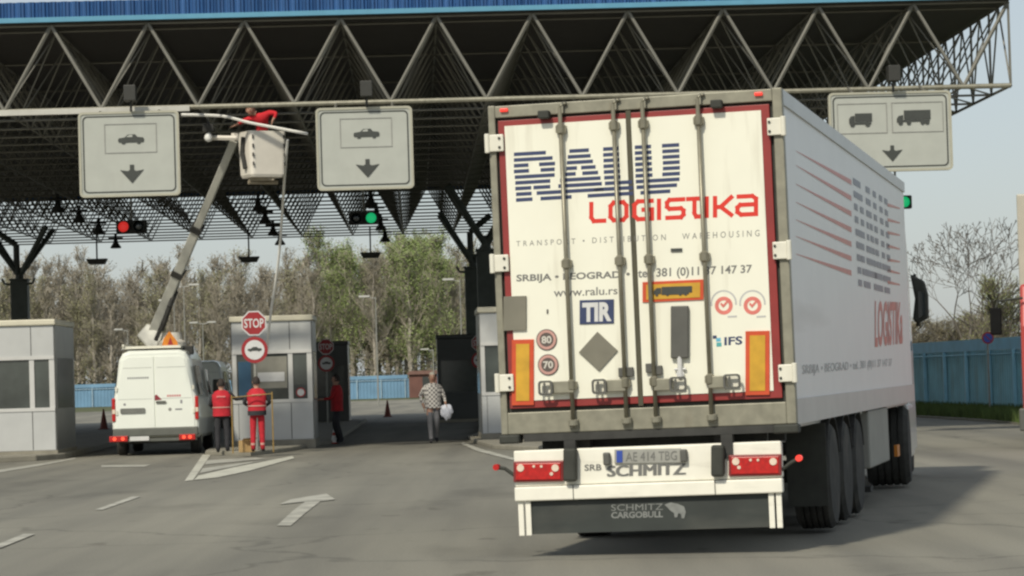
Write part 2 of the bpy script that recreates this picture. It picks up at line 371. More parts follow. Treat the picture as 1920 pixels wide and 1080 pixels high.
for j, y in enumerate(ys_b[:-1]):
    bar(mb, (XE, y, ZB), (XE, y, ZT), 0.03)
    bar(mb, (XE, y, ZB), (XE, y + MOD / 2, ZT), 0.022); bar(mb, (XE, y + MOD, ZB), (XE, y + MOD / 2, ZT), 0.022)
    bar(mb, (xs_b[-1], y, ZB), (XE, y + MOD, ZB), 0.022)
mb.build('edge_bracing', TRUSS, can)
mb = MB(); y_end = ys_b[-1] - 0.2
XL = xs_t[0] - MOD * 1.2
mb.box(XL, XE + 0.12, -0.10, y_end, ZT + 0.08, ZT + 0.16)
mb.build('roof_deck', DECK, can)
mb = MB(); x = XL
while x < XE + 0.15:                        # trapezoidal sheet fascia
    w_ = 0.105
    mb.add([(x, -0.19, ZT + 0.16), (x + w_, -0.19, ZT + 0.16), (x + w_ + 0.03, -0.15, ZT + 0.16), (x + 2 * w_, -0.15, ZT + 0.16), (x + 2 * w_ + 0.03, -0.19, ZT + 0.16)] +
           [(x, -0.19, ZT + 0.50), (x + w_, -0.19, ZT + 0.50), (x + w_ + 0.03, -0.15, ZT + 0.50), (x + 2 * w_, -0.15, ZT + 0.50), (x + 2 * w_ + 0.03, -0.19, ZT + 0.50)],
           [(k, k + 1, k + 6, k + 5) for k in range(4)])
    x += 2 * w_ + 0.03
mb.box(XL, XE + 0.12, -0.14, -0.10, ZT + 0.165, ZT + 0.50)
mb.box(XE + 0.125, XE + 0.18, -0.14, y_end, ZT + 0.165, ZT + 0.50)
mb.build('fascia', FASC, can)
mb = MB(); mb.box(XL, XE + 0.2, -0.24, -0.12, ZT + 0.05, ZT + 0.155); mb.build('fascia_trim', FTRIM, can)
mb = MB(); mb.box(XL, XE, y_end - 0.02, y_end + 0.05, ZT - 0.02, ZT + 0.5)
mb.build('rear_fascia', FASC, can)
# cable tray on the front chord, left part
mb = MB(); mb.box(xs_b[0] - MOD, -4.4 - 2.11, -0.16, -0.06, ZB - 0.10, ZB + 0.02)
mb.build('cable_tray', mat('tray_zinc', (0.50, 0.49, 0.44), 0.45, 0.2, 0.08, 4), can)

def loc_can(wp): return can_inv @ Vector(wp)
bpy.context.view_layer.update(); can_inv = can.matrix_world.inverted()
def column(u, Y, ztop, sz=0.64):
    wp = at(u, 500, Y); l = can_inv @ Vector((wp.x, Y, 0))
    x = l.x; y = (round(l.y / MOD - 0.5) + 0.5) * MOD
    h = sz / 2; mb = MB(); mb.box(x - h, x + h, y - h, y + h, 0.0, ztop)
    c = mb.build('column', COLM, can, bevel=0.03)
    b = MB()
    for sx in (-1, 1):
        b.path([(x + sx * h, y - h, ztop - 0.14), (x + sx * (h + 0.2), y - h, ztop - 0.12), (x + sx * (h + 0.3), y - h, ztop + 0.08)], 0.045)
    b.box(x - h - 0.03, x + h + 0.03, y - h - 0.03, y + h + 0.03, ztop, ztop + 0.07)
    b.build('capital', COLM, c)
    s = MB(); zj = ztop + 0.35
    s.tube((x, y, ztop), (x, y, zj + .15), 0.16, n=10)
    for sx in (-1, 1):
        for sy in (-1, 1): s.tube((x + sx * 0.05, y + sy * 0.05, zj - 0.1), (x + sx * 1.18, y + sy * MOD / 2, ZB), 0.10, n=8)
    if u < 900: s.path([(x - .08, y - .12, zj - 0.1), (x - .08, y - .12, zj + 1.0), (x - 0.8 if u < 100 else x + .7, y - .12, ZB - .1)], 0.12, n=10)
    s.build('strut', COLM, c)
column(31, 106, 5.72); column(886, 106, 5.62); column(912, 91, 5.6)
# the row of lamps that hang from the roof and the sign lamps
def pendant(u, v, Y, label, grp):
    q = at(u, v, Y); t = thing('pendant_lamp', label, 'lamp', (q.x, q.y, q.z), PHI, grp)
    mb = MB(); mb.prism([(-0.42, 0.14), (0.42, 0.14), (0.30, -0.08), (-0.30, -0.08)], -0.25, 0.25); mb.build('lamp_shade', DGREY, t, bevel=0.02)
    mb = MB(); mb.tube((0, 0, 0.10), (0, 0, ZB - q.z), 0.035); mb.build('stem', CHAS, t)
    return t
pendant(182, 492, 112, 'flat dark lamp hanging on a stem above the roof corner of the left booth', 'pendant lamps under the canopy')
pendant(467, 488, 112, 'flat dark lamp hanging on a stem above the stop sign', 'pendant lamps under the canopy')
pendant(695, 480, 112, 'flat dark lamp hanging on a stem straight under the green signal', 'pendant lamps under the canopy')
fl_n = 0
def flood(u, v, Y, label):
    hz_ = 703.6 + (960 - u) * math.tan(R(ROLL)); Y = (ZB - 0.42 - CH) * F / (hz_ - v); q = at(u, v, Y); t = thing('floodlight', label, 'floodlight', (q.x, q.y, q.z), PHI, 'small floodlights in rows under the canopy')
    mb = MB(); mb.lathe([(0.20, -0.16), (0.22, -0.12), (0.10, 0.06), (0.07, 0.2)], n=12); mb.box(-0.28, 0.28, -.1, .1, 0.2, 0.27); mb.build('lamp_head', CHAS, t, smooth=True)
    mb = MB(); mb.path([(0, 0, 0.12), (0, 0, 0.3), (0.0, 0.0, ZB - q.z)], 0.06); mb.build('bracket', CHAS, t)
    return t
lst = [(217, 458, 70, 'left row, lowest, just under the red signal'), (525, 452, 70, 'middle row, lowest, beside the white rope'), (722, 446, 70, 'right row, lowest, right of the green signal'),
       (185, 430, 78, 'left row, second from the bottom'), (512, 434, 78, 'middle row, second from the bottom'), (714, 424, 78, 'right row, second from the bottom'),
       (148, 408, 88, 'left row, third from the bottom'), (497, 410, 88, 'middle row, third from the bottom'), (706, 402, 88, 'right row, third from the bottom'),
       (108, 388, 100, 'left row, topmost'), (484, 387, 100, 'middle row, topmost under the basket'), (696, 380, 100, 'right row, topmost, behind the middle sign')]
for u, v, Y, s in lst: flood(u, v, Y, 'small dark floodlight under the canopy, ' + s)

# ------------------------------------------------------------------ hanging signs
SY = FY - 0.75
S_ = F / SY
def arrow(mb, cx, cz, s, y=-0.012, mi=0):
    mb.prism([(cx - 0.28 * s, cz + 0.10 * s), (cx - 0.10 * s, cz + 0.07 * s), (cx - 0.05 * s, cz + 0.10 * s), (cx - 0.05 * s, cz + 0.22 * s), (cx + 0.05 * s, cz + 0.22 * s),
              (cx + 0.05 * s, cz + 0.10 * s), (cx + 0.10 * s, cz + 0.07 * s), (cx + 0.28 * s, cz + 0.10 * s), (cx, cz - 0.22 * s)], y, y + 0.006, mi)
def frame_rect(mb, x0, x1, z0, z1, t, y=-0.012, mi=0):
    for a in ((x0, x1, z0, z0 + t), (x0, x1, z1 - t, z1), (x0, x0 + t, z0 + t, z1 - t), (x1 - t, x1, z0 + t, z1 - t)):
        mb.box(a[0], a[1], y, y + 0.006, a[2], a[3], mi)
def rrect(x0, x1, z0, z1, r, n=5):
    out = []
    for cx, cz, a0 in ((x1 - r, z1 - r, 0), (x0 + r, z1 - r, 90), (x0 + r, z0 + r, 180), (x1 - r, z0 + r, 270)):
        for k in range(n + 1):
            a = R(a0 + 90 * k / n); out.append((cx + r * math.cos(a), cz + r * math.sin(a)))
    return out
def ring(mb, outer, inner, y0, y1, mi=0):
    n = len(outer); vs = [(x, y0, z) for x, z in outer] + [(x, y0, z) for x, z in inner]
    vs += [(x, y1, z) for x, z in outer] + [(x, y1, z) for x, z in inner]
    fs = []
    for k in range(n):
        j = (k + 1) % n
        fs += [(k, j, n + j, n + k), (2 * n + k, 3 * n + k, 3 * n + j, 2 * n + j), (k, 2 * n + k, 2 * n + j, j), (n + k, n + j, 3 * n + j, 3 * n + k)]
    mb.add(vs, fs, mi)
CAR = [(-0.42, -0.02), (-0.40, 0.06), (-0.20, 0.09), (-0.10, 0.18), (0.14, 0.19), (0.22, 0.10), (0.40, 0.08), (0.44, 0.02), (0.42, -0.07),
       (0.32, -0.08), (0.30, -0.13), (0.22, -0.13), (0.19, -0.08), (-0.17, -0.08), (-0.20, -0.13), (-0.29, -0.13), (-0.31, -0.08), (-0.40, -0.07)]
def lane_sign(u0, u1, v0, v1, label, kind):
    c = at((u0 + u1) / 2, (v0 + v1) / 2, SY); wd = (u1 - u0) / S_; ht = (v1 - v0) / S_
    t = thing('lane_sign', label, 'hanging sign', (c.x, c.y, c.z), PHI, 'white lane signs hung from the canopy front')
    x0, x1, z0, z1 = -wd / 2, wd / 2, -ht / 2, ht / 2
    mb = MB(); mb.prism(rrect(x0, x1, z0, z1, 0.08), 0, 0.10); mb.build('sign_board', SIGNW, t)
    mb = MB(); ring(mb, rrect(x0 + 0.07, x1 - 0.07, z0 + 0.07, z1 - 0.07, 0.10), rrect(x0 + 0.10, x1 - 0.10, z0 + 0.10, z1 - 0.10, 0.08), -0.006, 0.0); mb.build('border_line', SIGNB, t)
    rim = MB(); ring(rim, rrect(x0 - 0.02, x1 + 0.02, z0 - 0.02, z1 + 0.02, 0.10), rrect(x0 + 0.03, x1 - 0.03, z0 + 0.03, z1 - 0.03, 0.07), -0.02, 0.11)
    rim.build('rim', mat('sign_rim', (0.40, 0.39, 0.31), 0.5, 0.1, 0.06, 4), t)
    fr = MB(); pi = MB()
    if kind == 'car':
        frame_rect(fr, -0.53, 0.60, 0.02, 0.66, 0.016)
        sc_ = 0.66; pi.prism([(x * sc_ + 0.04, z * sc_ + 0.30) for x, z in CAR], -0.014, -0.004)
        pi2 = MB(); pi2.prism([(x + 0.04, z) for x, z in ((-0.075, 0.385), (-0.02, 0.41), (0.035, 0.41), (0.035, 0.365), (-0.09, 0.365))], -0.017, -0.0145)
        pi2.build('car_symbol_window', SIGNW, t)
        ar = MB(); arrow(ar, 0.05, -0.44, 0.92)
    else:
        zc = ht / 2
        frame_rect(fr, -wd / 2 + 0.16, -0.07, zc - 0.88, zc - 0.22, 0.016); frame_rect(fr, 0.03, wd / 2 - 0.16, zc - 0.88, zc - 0.22, 0.016)
        pi.box(-0.77, -0.40, -0.014, -0.004, zc - 0.62, zc - 0.44); pi.prism([(-0.90, zc - 0.66), (-0.90, zc - 0.56), (-0.86, zc - 0.50), (-0.78, zc - 0.49), (-0.78, zc - 0.66)], -0.014, -0.004)
        pi.box(-0.777, -0.42, -0.014, -0.004, zc - 0.68, zc - 0.635)
        for x in (-0.83, -0.50): pi.prism(circ(x, zc - 0.68, 0.055, 12), -0.02, -0.0145)
        pi.box(0.30, 0.88, -0.014, -0.004, zc - 0.60, zc - 0.40); pi.prism([(0.14, zc - 0.66), (0.14, zc - 0.58), (0.18, zc - 0.52), (0.28, zc - 0.50), (0.28, zc - 0.66)], -0.014, -0.004)
        pi.box(0.285, 0.86, -0.014, -0.004, zc - 0.65, zc - 0.61)
        for x in (0.22, 0.40, 0.70, 0.80): pi.prism(circ(x, zc - 0.67, 0.05, 12), -0.02, -0.0145)
        ar = MB(); arrow(ar, 0.02, -0.48, 0.80)
    fr.build('symbol_frame', SIGNL, t); pi.build('vehicle_symbol', SIGNB, t, split=(kind != 'car')); ar.build('arrow_symbol', SIGNB, t)
    hg = MB()
    for x in (-wd * 0.3, wd * 0.3): hg.tube((x, 0.05, z1), (x, 0.70, ZB - c.z), 0.03)
    hg.build('hanger', TRUSS, t, split=True)
    b = MB(); b.box(-0.06, 0.2, -0.35, 0.0, z1 + 0.22, z1 + 0.56); b.tube((0.07, -0.1, z1), (0.07, -0.1, z1 + 0.3), 0.03); b.build('sign_lamp', mat('sign_lamp_box', (0.035, 0.035, 0.03), 0.5, 0.1, 0.1, 4), t, bevel=0.02)
    return t
lane_sign(150, 335, 210, 367, 'white lane sign with a car and arrow, left of the work basket', 'car')
lane_sign(595, 773, 202, 354, 'white lane sign with a car and arrow, between work basket and lorry', 'car')
lane_sign(1556, 1784, 173, 320, 'white lane sign with a small lorry, a long lorry and a down arrow', 'truck')

def signal(u, v, Y, label, lit, side):
    c = at(u, v, Y); t = thing('lane_signal', label, 'signal light', (c.x, c.y, c.z), PHI, 'lane signals hung under the canopy')
    mb = MB(); mb.box(-0.40, 0.40, 0, 0.22, -0.17, 0.17); mb.build('housing', CHAS, t, bevel=0.03)
    for sx in (-0.2, 0.2):
        hood = MB(); ring(hood, circ(sx, 0, 0.16), circ(sx, 0, 0.145), -0.16, 0.0); hood.build('hood', CHAS, t)
        ln = MB(); ln.lathe([(0.14, -0.004), (0.12, -0.03), (0.05, -0.045)], c=(sx, 0, 0), axis='y', n=20)
        ln.build('lamp_lens', lit if (sx > 0) == (side > 0) else GLASS, t, smooth=True)
    mb = MB(); mb.tube((0, 0.1, 0.17), (0, 0.1, ZB - c.z), 0.03); mb.build('hanger', TRUSS, t)
    return t
signal(246, 425, 74, 'dark lane signal box showing red, below the left car sign', REDL, -1)
signal(682, 409, 76, 'dark lane signal box showing green, below the middle car sign', GRNL, 1)
signal(1681, 379, 72, 'dark lane signal showing green, right beside the trailer front under the lorry sign', GRNL, 1)

# ================================================================== BOOTHS
def booth(label, X, Y, base, wd, dp, ht, dark=False, grp='toll booths on the islands', lefthide=False, blind=False):
    t = thing('control_booth', label, 'booth', (X, Y, base), PHI, grp)
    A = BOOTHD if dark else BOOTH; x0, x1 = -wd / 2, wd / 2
    zb, zw = ht * 0.33, ht * 0.71                   # window band
    mb = MB(); mb.box(x0, x1, 0, 0.06, 0.06, zb); mb.box(x0, x1, dp - 0.06, dp, 0.06, zb)
    mb.box(x0, x0 + 0.06, 0.06, dp - 0.06, 0.06, zb); mb.box(x1 - 0.06, x1, 0.06, dp - 0.06, 0.06, zb)
    mb.box(x0, x1, 0, dp, zw, ht - 0.14)
    mb.build('wall', A, t, bevel=0.012)
    mb = MB(); xm = x0 + wd * 0.70
    for x, w_ in ((x0, 0.10), (xm, 0.11), (x1 - 0.12, 0.12)): mb.box(x, x + w_, 0, 0.08, zb, zw)
    for y in (dp * 0.5, dp - 0.08):
        for x in (x0, x1 - 0.08): mb.box(x, x + 0.08, y, y + 0.08, zb, zw)
    mb.box(x0, x1, -0.02, 0.0, zb - 0.05, zb + 0.03); mb.box(x0, x1, -0.02, 0.0, zw - 0.03, zw + 0.05)
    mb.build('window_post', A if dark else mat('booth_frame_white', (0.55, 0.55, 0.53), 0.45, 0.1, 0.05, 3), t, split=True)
    mb = MB(); mb.box(x0 + 0.1, x1 - 0.1, 0.03, 0.045, zb, zw); mb.build('front_glass', BGLASS, t)
    mb = MB(); mb.box(x1 - 0.05, x1 - 0.035, 0.08, dp - 0.08, zb, zw); mb.box(x0 + 0.035, x0 + 0.05, 0.08, dp - 0.08, zb, zw); mb.box(x0 + .1, x1 - .1, dp - 0.05, dp - 0.035, zb, zw); mb.build('side_glass', BGLASS, t)
    for xa in (x0 - 0.022, x1 + 0.002):
        mb = MB(); mb.box(xa, xa + 0.02, 0.03, dp, 0.06, ht - 0.145); sc_o = mb.build('side_cladding', mat('booth_side_grey', (0.15, 0.15, 0.14), 0.35, 0.2, 0.12, 2), t)
        e = -0.004 if xa < 0 else 0.0202
        mb = MB(); mb.box(xa + e, xa + e + .003, 0.35, dp - .25, zb, zw); mb.build('side_window', BGLASS, sc_o)
    g = MB()
    for x in (xm + 0.05,):
        g.box(x - 0.008, x + 0.008, -0.004, 0.0, 0.08, zb - 0.06); g.box(x - 0.008, x + 0.008, -0.004, 0.0, zw + 0.06, ht - 0.16)
    g.box(x0 + 0.12, x0 + 0.13, -0.004, 0.0, 0.08, zb - 0.06)
    g.build('panel_joint', CHAS, t, split=True)
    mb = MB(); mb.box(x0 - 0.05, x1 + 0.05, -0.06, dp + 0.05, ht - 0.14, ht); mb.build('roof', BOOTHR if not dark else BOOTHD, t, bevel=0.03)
    mb = MB(); mb.box(x0 - 0.04, x1 + 0.04, -0.05, dp + 0.04, -0.16, 0.06); mb.build('plinth', CONC, t)
    if blind:
        mb = MB(); mb.box(x0 + 0.60, x0 + 1.24, 0.012, 0.02, zb + 0.46, zb + 0.68); mb.build('notice_strip', WPLATE, t)
        mb = MB(); mb.box(xm + 0.13, x1 - 0.13, 0.012, 0.02, zb + 0.02, zb + 0.36); mb.build('notice', BOOTHD, t)
        mb = MB(); mb.prism(circ((xm + x1) / 2, zb + 0.18, 0.10), 0.004, 0.010); ring(mb, circ((xm + x1) / 2, zb + 0.18, 0.115), circ((xm + x1) / 2, zb + 0.18, 0.085), 0.0, 0.003, 1); mb.build('round_sticker', [WPLATE, STOPR], t)
        mb = MB(); mb.box(x0 + 0.14, x0 + 0.44, 0.018, 0.027, zb + 0.05, zb + 0.95); mb.build('inner_cabinet', mat('blue_cabinet', (0.03, 0.09, 0.16), 0.5, 0, 0.1, 3), t)
        mb = MB(); mb.box(x0 + 0.5, xm - 0.03, 0.0265, 0.0285, zb + 0.30, zw - 0.1); mb.build('window_blind', mat('window_blind', (0.24, 0.235, 0.20), 0.8, 0, 0.1, 4), t)
    return t
bl = at(105, 850, 64.6); Xc = bl.x - 0.95
booth('pale grey booth with wide dark window, standing left of the work van', Xc, 64.6 + 0.02, 0.14, 1.9, 3.6, 3.06)
mb = MB()
bm_ = at(514, 825, 67.6); booth('pale grey control booth behind the stop sign, with white notice strip in its window', bm_.x, 67.6, 0.16, 1.9, 2.6, 3.04, blind=True)
br = at(905, 800, 68); booth('pale grey control booth mostly hidden behind the rear left corner of the lorry', br.x + 0.95, 68.0, 0.16, 1.9, 3.2, 3.1)
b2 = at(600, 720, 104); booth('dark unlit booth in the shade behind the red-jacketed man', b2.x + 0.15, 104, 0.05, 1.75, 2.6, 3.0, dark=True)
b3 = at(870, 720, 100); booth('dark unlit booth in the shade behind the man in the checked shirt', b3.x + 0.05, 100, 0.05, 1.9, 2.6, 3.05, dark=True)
def isl(u0, v0, X0, X1, Y0, Y1, h=0.15):
    pass
def lane_island(pts, h): return island('traffic_island', pts, h)
def cv(Xa, Xb, Ya, Yb): return [LF(Xa, Ya), LF(Xb, Ya), LF(Xb, Yb), LF(Xa, Yb)]
lane_island([(Xc - 2.5, 62.6), (Xc - 0.2, 62.8), (Xc + 0.7, 63.4), (Xc + 1.15, 64.6), (Xc + 0.4, 80), (Xc - 0.6, 115), (Xc - 2.4, 115), (Xc - 2.2, 80)], 0.13)
lane_island([gxy(392, 848), gxy(385, 853), gxy(470, 855), gxy(548, 846), gxy(600, 836), (bm_.x + 1.15, 72), (bm_.x + 0.1, 108), (bm_.x - 1.9, 108), (bm_.x - 1.25, 72)], 0.10)
lane_island([gxy(878, 822), gxy(885, 830), gxy(925, 842), gxy(1010, 846), (br.x + 2.1, 72), (br.x + 1.5, 112), (br.x - 0.5, 112), (br.x - 0.25, 75)], 0.10)

# ================================================================== SIGNS
def stop_signs(u, vs, Y, zb, label, mains=True):
    c = at(u, vs, Y); t = thing('stop_sign', label, 'road sign', (c.x, c.y, zb), PHI, 'stop signs on the islands'); h = c.z - zb
    s = 0.272
    mb = MB(); oc = [(s / math.cos(R(22.5)) * math.cos(R(22.5 + 45 * k)), h + s / math.cos(R(22.5)) * math.sin(R(22.5 + 45 * k))) for k in range(8)]
    o2 = [(x * 0.90, h + (z - h) * 0.90) for x, z in oc]
    mb.prism(oc, 0, 0.02); mb.prism(o2, -0.006, -0.001, 1)
    b = mb.build('stop_plate', [WPLATE, STOPR], t)
    tx = MB(); text_on(tx, 'STOP', (-s * 0.80, -0.009, h - s * 0.38), (s * 0.80, -0.009, h - s * 0.38), (-s * 0.80, -0.009, h + s * 0.38), (s * 0.80, -0.009, h + s * 0.38), 0.02); tx.build('lettering', WPLATE, t)
    h2 = h - 2.18 * s; mb = MB(); mb.prism(circ(0, h2, s * 1.08, 32), 0, 0.02, 1); mb.prism(circ(0, h2, s * 0.80, 32), -0.006, -0.001, 0)
    mb.build('restriction_plate', [WPLATE, STOPR], t)
    mb = MB(); mb.prism([(x * s * 1.35, h2 + 0.02 * s + z * s * 1.2) for x, z in CAR], -0.012, -0.008)
    mb.build('car_symbol', SIGNB, t)
    mb = MB(); mb.tube((0, 0.05, 0), (0, 0.05, h + s * 0.8), 0.032, n=10); mb.build('pole', GALV, t)
    return t
stop_signs(476, 606, 62.8, 0.10, 'red STOP sign with a ringed car sign below it, in front of the middle booth')
stop_signs(611, 650, 100, 0.05, 'small shaded stop and ring signs on the dark booth behind the red-jacketed man', False)
stop_signs(899, 643, 97, 0.05, 'small shaded stop and ring signs just left of the lorry, beside the dark booth', False)

# ================================================================== VAN
def van(label, X, Y, rz, lift=False, plate=True):
    t = thing('work_van' if lift else 'panel_van', label, 'van', (X, Y, 0), rz)
    def sect(y, hb, ht_, zb, zt, rr):
        # outline, right half from bottom to top then mirrored
        pts = [(hb - 0.05, zb), (hb, zb + 0.08), (hb + 0.01, zb + 0.45), (hb - 0.01, zb + 0.75), (ht_ + (hb - ht_) * 0.45, zb + (zt - zb) * 0.62), (ht_ + 0.02, zt - rr * 1.3), (ht_ - rr * 0.4, zt - rr * 0.35), (ht_ - rr * 1.3, zt)]
        return [(x, y, z) for x, z in pts] + [(-x, y, z) for x, z in reversed(pts)]
    secs = [sect(0.00, 0.94, 0.73, 0.48, 2.36, 0.13), sect(0.05, 0.99, 0.79, 0.42, 2.42, 0.16), sect(0.5, 1.0, 0.80, 0.38, 2.45, 0.18), sect(3.6, 1.0, 0.80, 0.36, 2.45, 0.2),
            sect(4.0, 1.0, 0.78, 0.36, 2.38, 0.25), sect(4.75, 0.99, 0.74, 0.36, 1.55, 0.12), sect(5.4, 0.93, 0.72, 0.36, 1.18, 0.12), sect(5.55, 0.86, 0.66, 0.42, 0.98, 0.1)]
    mb = MB(); n = len(secs[0]); vs = [v for s in secs for v in s]
    fs = [(i * n + k, i * n + (k + 1) % n, (i + 1) * n + (k + 1) % n, (i + 1) * n + k) for i in range(len(secs) - 1) for k in range(n)]
    fs += [tuple(range(n)), tuple(range((len(secs) - 1) * n, len(secs) * n))]
    mb.add(vs, fs); body = mb.build('body', VANW, t, bevel=0.012)
    # rear doors: raised leaves with a joint between them
    for sx, nm in ((-1, 'rear_door'), (1, 'rear_door')):
        d = MB(); e = 0.012
        pts = [(sx * e, 0.62), (sx * 0.90, 0.62), (sx * 0.905, 1.05), (sx * 0.82, 1.70), (sx * 0.70, 2.22), (sx * 0.60, 2.28), (sx * e, 2.28)]
        d.prism(pts, -0.022, 0.01)
        dd = d.build(nm, VANW, t, bevel=0.008)
        g = MB(); g.box(min(sx * 0.06, sx * 0.72), max(sx * 0.06, sx * 0.72), -0.026, -0.0225, 2.02, 2.035); g.box(min(sx * 0.06, sx * 0.84), max(sx * 0.06, sx * 0.84), -0.026, -0.0225, 1.30, 1.312)
        g.build('panel_crease', mat('crease_grey', (0.5, 0.52, 0.48), 0.6), dd)
        hg = MB()
        for z in (0.95, 1.5): hg.box(min(sx * 0.86, sx * 0.91), max(sx * 0.86, sx * 0.91), -0.045, -0.0225, z, z + 0.1)
        hg.build('hinge', HINGE, dd)
    hd = MB(); hd.prism(rrect(-0.80, -0.23, 0.98, 1.10, 0.03), -0.05, -0.0225); hd.build('number_plate_recess', mat('van_recess', (0.16, 0.165, 0.15), 0.6), t)
    hh = MB(); hh.prism(rrect(0.02, 0.26, 1.19, 1.25, 0.03), -0.05, -0.0225); hh.prism([(0, 1.26), (0.16, 1.28), (0.04, 1.40), (0.0, 1.38)], -0.027, -0.0225, 1)
    hh.build('door_handle', [VANP, mat('logo_dark_red', (0.25, 0.03, 0.04), 0.5)], t)
    lt = MB()   # small illegible decals of the fleet livery
    x = -0.62
    while x < -0.12: lt.box(x, x + 0.035, -0.0265, -0.0225, 1.775, 1.815); x += 0.05
    x = 0.28; 
    while x < 0.6: lt.box(x, x + 0.04, -0.0265, -0.0225, 1.34, 1.385, 1); x += 0.055
    lt.box(0.46, 0.62, -0.0265, -0.0225, 1.03, 1.065); lt.prism(circ(0.34, 1.05, 0.04, 12), -0.0265, -0.0225, 2); lt.box(0.58, 0.63, -0.0265, -0.0225, 1.18, 1.26)
    lt.prism(circ(-0.70, 1.19, 0.03, 10), -0.0265, -0.0225)
    lt.build('decals', [mat('decal_grey', (0.25, 0.25, 0.26), 0.6), mat('decal_pink', (0.55, 0.2, 0.2), 0.6), SIGNL], t)
    for sx in (-1, 1):
        l = MB(); a, b = sorted((sx * 0.915, sx * 0.995)); l.box(a, b, -0.03, 0.12, 0.80, 1.34); lo = l.build('tail_lamp', LAMPR, t, bevel=0.02)
        l = MB(); l.box(a + 0.006, b - 0.006, -0.035, -0.0305, 0.98, 1.08); l.build('indicator', LAMPW, lo)
    bp = MB(); bp.box(-0.98, 0.98, -0.10, 0.12, 0.44, 0.64); bp.build('bumper', VANP, t, bevel=0.03)
    und = MB(); und.box(-0.8, 0.8, 0.2, 5.2, 0.28, 0.42); und.build('underbody', CHAS, t)
    st = MB(); st.box(-0.95, 0.95, -0.18, -0.1, 0.33, 0.40); st.tube((-0.6, -0.14, 0.36), (-0.6, 0.3, 0.4), 0.03); st.tube((0.6, -0.14, 0.36), (0.6, 0.3, 0.4), 0.03); st.build('rear_step', VANP, t)
    if lift:
        for x0, x1, xc in ((-1.05, -0.63, (-0.93, -0.74)), (0.55, 0.92, (0.66, 0.80))):
            l = MB(); l.box(x0, x1, -0.22, -0.185, 0.34, 0.47); lo = l.build('low_lamp', LAMPR, t, bevel=0.01)
            l = MB()
            for x in xc: l.prism(circ(x, 0.405, 0.042, 14), -0.228, -0.2205)
            l.build('bulb', TAILL, lo, split=True)
    l = MB(); l.box(-0.58, -0.14, -0.22, -0.19, 0.35, 0.45); l.build('number_plate', WPLATE, t)
    gl = MB()
    for sx in (-1, 1):
        gl.add([(sx * 1.006, 0.6, 1.36), (sx * 1.006, 1.7, 1.36), (sx * 0.90, 1.7, 2.05), (sx * 0.90, 0.6, 2.05)], [(0, 1, 2, 3)])
        gl.add([(sx * 1.004, 3.3, 1.36), (sx * 1.004, 4.5, 1.36), (sx * 0.93, 4.1, 1.95), (sx * 0.92, 3.3, 1.98)], [(0, 1, 2, 3)])
    gl.build('side_window', GLASS, t, split=True)
    for (x, y) in ((-0.86, 0.95), (0.86, 0.95), (-0.86, 4.55), (0.86, 4.55)):
        wmb = MB(); wmb.lathe([(0.17, -0.12), (0.30, -0.12), (0.345, -0.08), (0.345, 0.08), (0.30, 0.12), (0.17, 0.12)], c=(x, y, 0.345), axis='x', n=24)
        wo_ = wmb.build('wheel', TYRE, t, smooth=False)
        rm = MB(); rm.lathe([(0.17, -0.122 if x < 0 else 0.10), (0.1, -0.13 if x < 0 else 0.13)] if x > 0 else [(0.1, -0.13), (0.17, -0.10)], c=(x, y, 0.345), axis='x', n=18); rm.build('rim', STEEL, wo_)
    mr = MB()
    for sx in (-1, 1):
        a, b = sorted((sx * 1.03, sx * 1.22)); mr.box(a, b, 4.28, 4.38, 1.35, 1.72)
    mr.build('mirror', VANP, t, bevel=0.03, split=True)
    return t
VY = 65.3; vp = at(293, 840, VY)
vanO = van('white high-roofed work van carrying a crane boom, stopped between the two left booths', vp.x, VY, PHI, True)
bpy.context.view_layer.update(); vinv = vanO.matrix_world.inverted()
def V(u, v, Y): return vinv @ at(u, v, Y)
mb = MB(); mb.box(-0.75, 0.6, 0.25, 2.4, 2.47, 2.53); mb.box(-0.75, -0.70, 0.2, 2.4, 2.53, 2.58); mb.build('roof_rack', HINGE, vanO)
q = V(322, 655, 67.0)
mb = MB(); mb.lathe([(0.34, 2.53), (0.34, 2.62), (0.26, 2.68), (0.24, 2.85)], c=(q.x, q.y, 0), n=20); mb.build('turret', BASK, vanO, smooth=False)
# lower arm (leans back to the left), main boom, cylinder
a0 = V(308, 655, 67.0); a1 = V(270, 620, 67.3); k1 = V(285, 628, 67.3); k2 = V(440, 262, 63.4)
def beam(mb, a, b, w0, h0, w1=None, h1=None):
    a = Vector(a); b = Vector(b); d = (b - a).normalized(); s = d.cross(Vector((0, 1, 0))).normalized(); t_ = Vector((0, 1, 0)); t_ = (t_ - d * t_.dot(d)).normalized()
    w1 = w1 or w0; h1 = h1 or h0; vs = []
    for q, ww, hh in ((a, w0, h0), (b, w1, h1)):
        for sx, sy in ((-1, -1), (1, -1), (1, 1), (-1, 1)): vs.append(q + s * (sx * ww / 2) + t_ * (sy * hh / 2))
    mb.add(vs, [(0, 1, 2, 3), (4, 7, 6, 5), (0, 4, 5, 1), (1, 5, 6, 2), (2, 6, 7, 3), (3, 7, 4, 0)])
mb = MB(); beam(mb, a0, a1, 0.52, 0.3, 0.40, 0.3); mb.build('lower_arm', BOOM, vanO, bevel=0.05)
mid = k1.lerp(k2, 0.55); mb = MB(); beam(mb, k1, mid, 0.23, 0.22, 0.21, 0.2); bo = mb.build('main_boom', BOOM, vanO, bevel=0.02)
mb = MB(); beam(mb, mid - (k2 - k1).normalized() * 0.3, k2, 0.17, 0.16); mb.build('boom_extension', BOOM, bo, bevel=0.02)
mb = MB()
for f_ in (0.33, 0.56): q = k1.lerp(k2, f_); beam(mb, q - (k2 - k1).normalized() * 0.08, q + (k2 - k1).normalized() * 0.08, 0.27, 0.26)
mb.build('boom_collar', CHAS, bo, split=True)
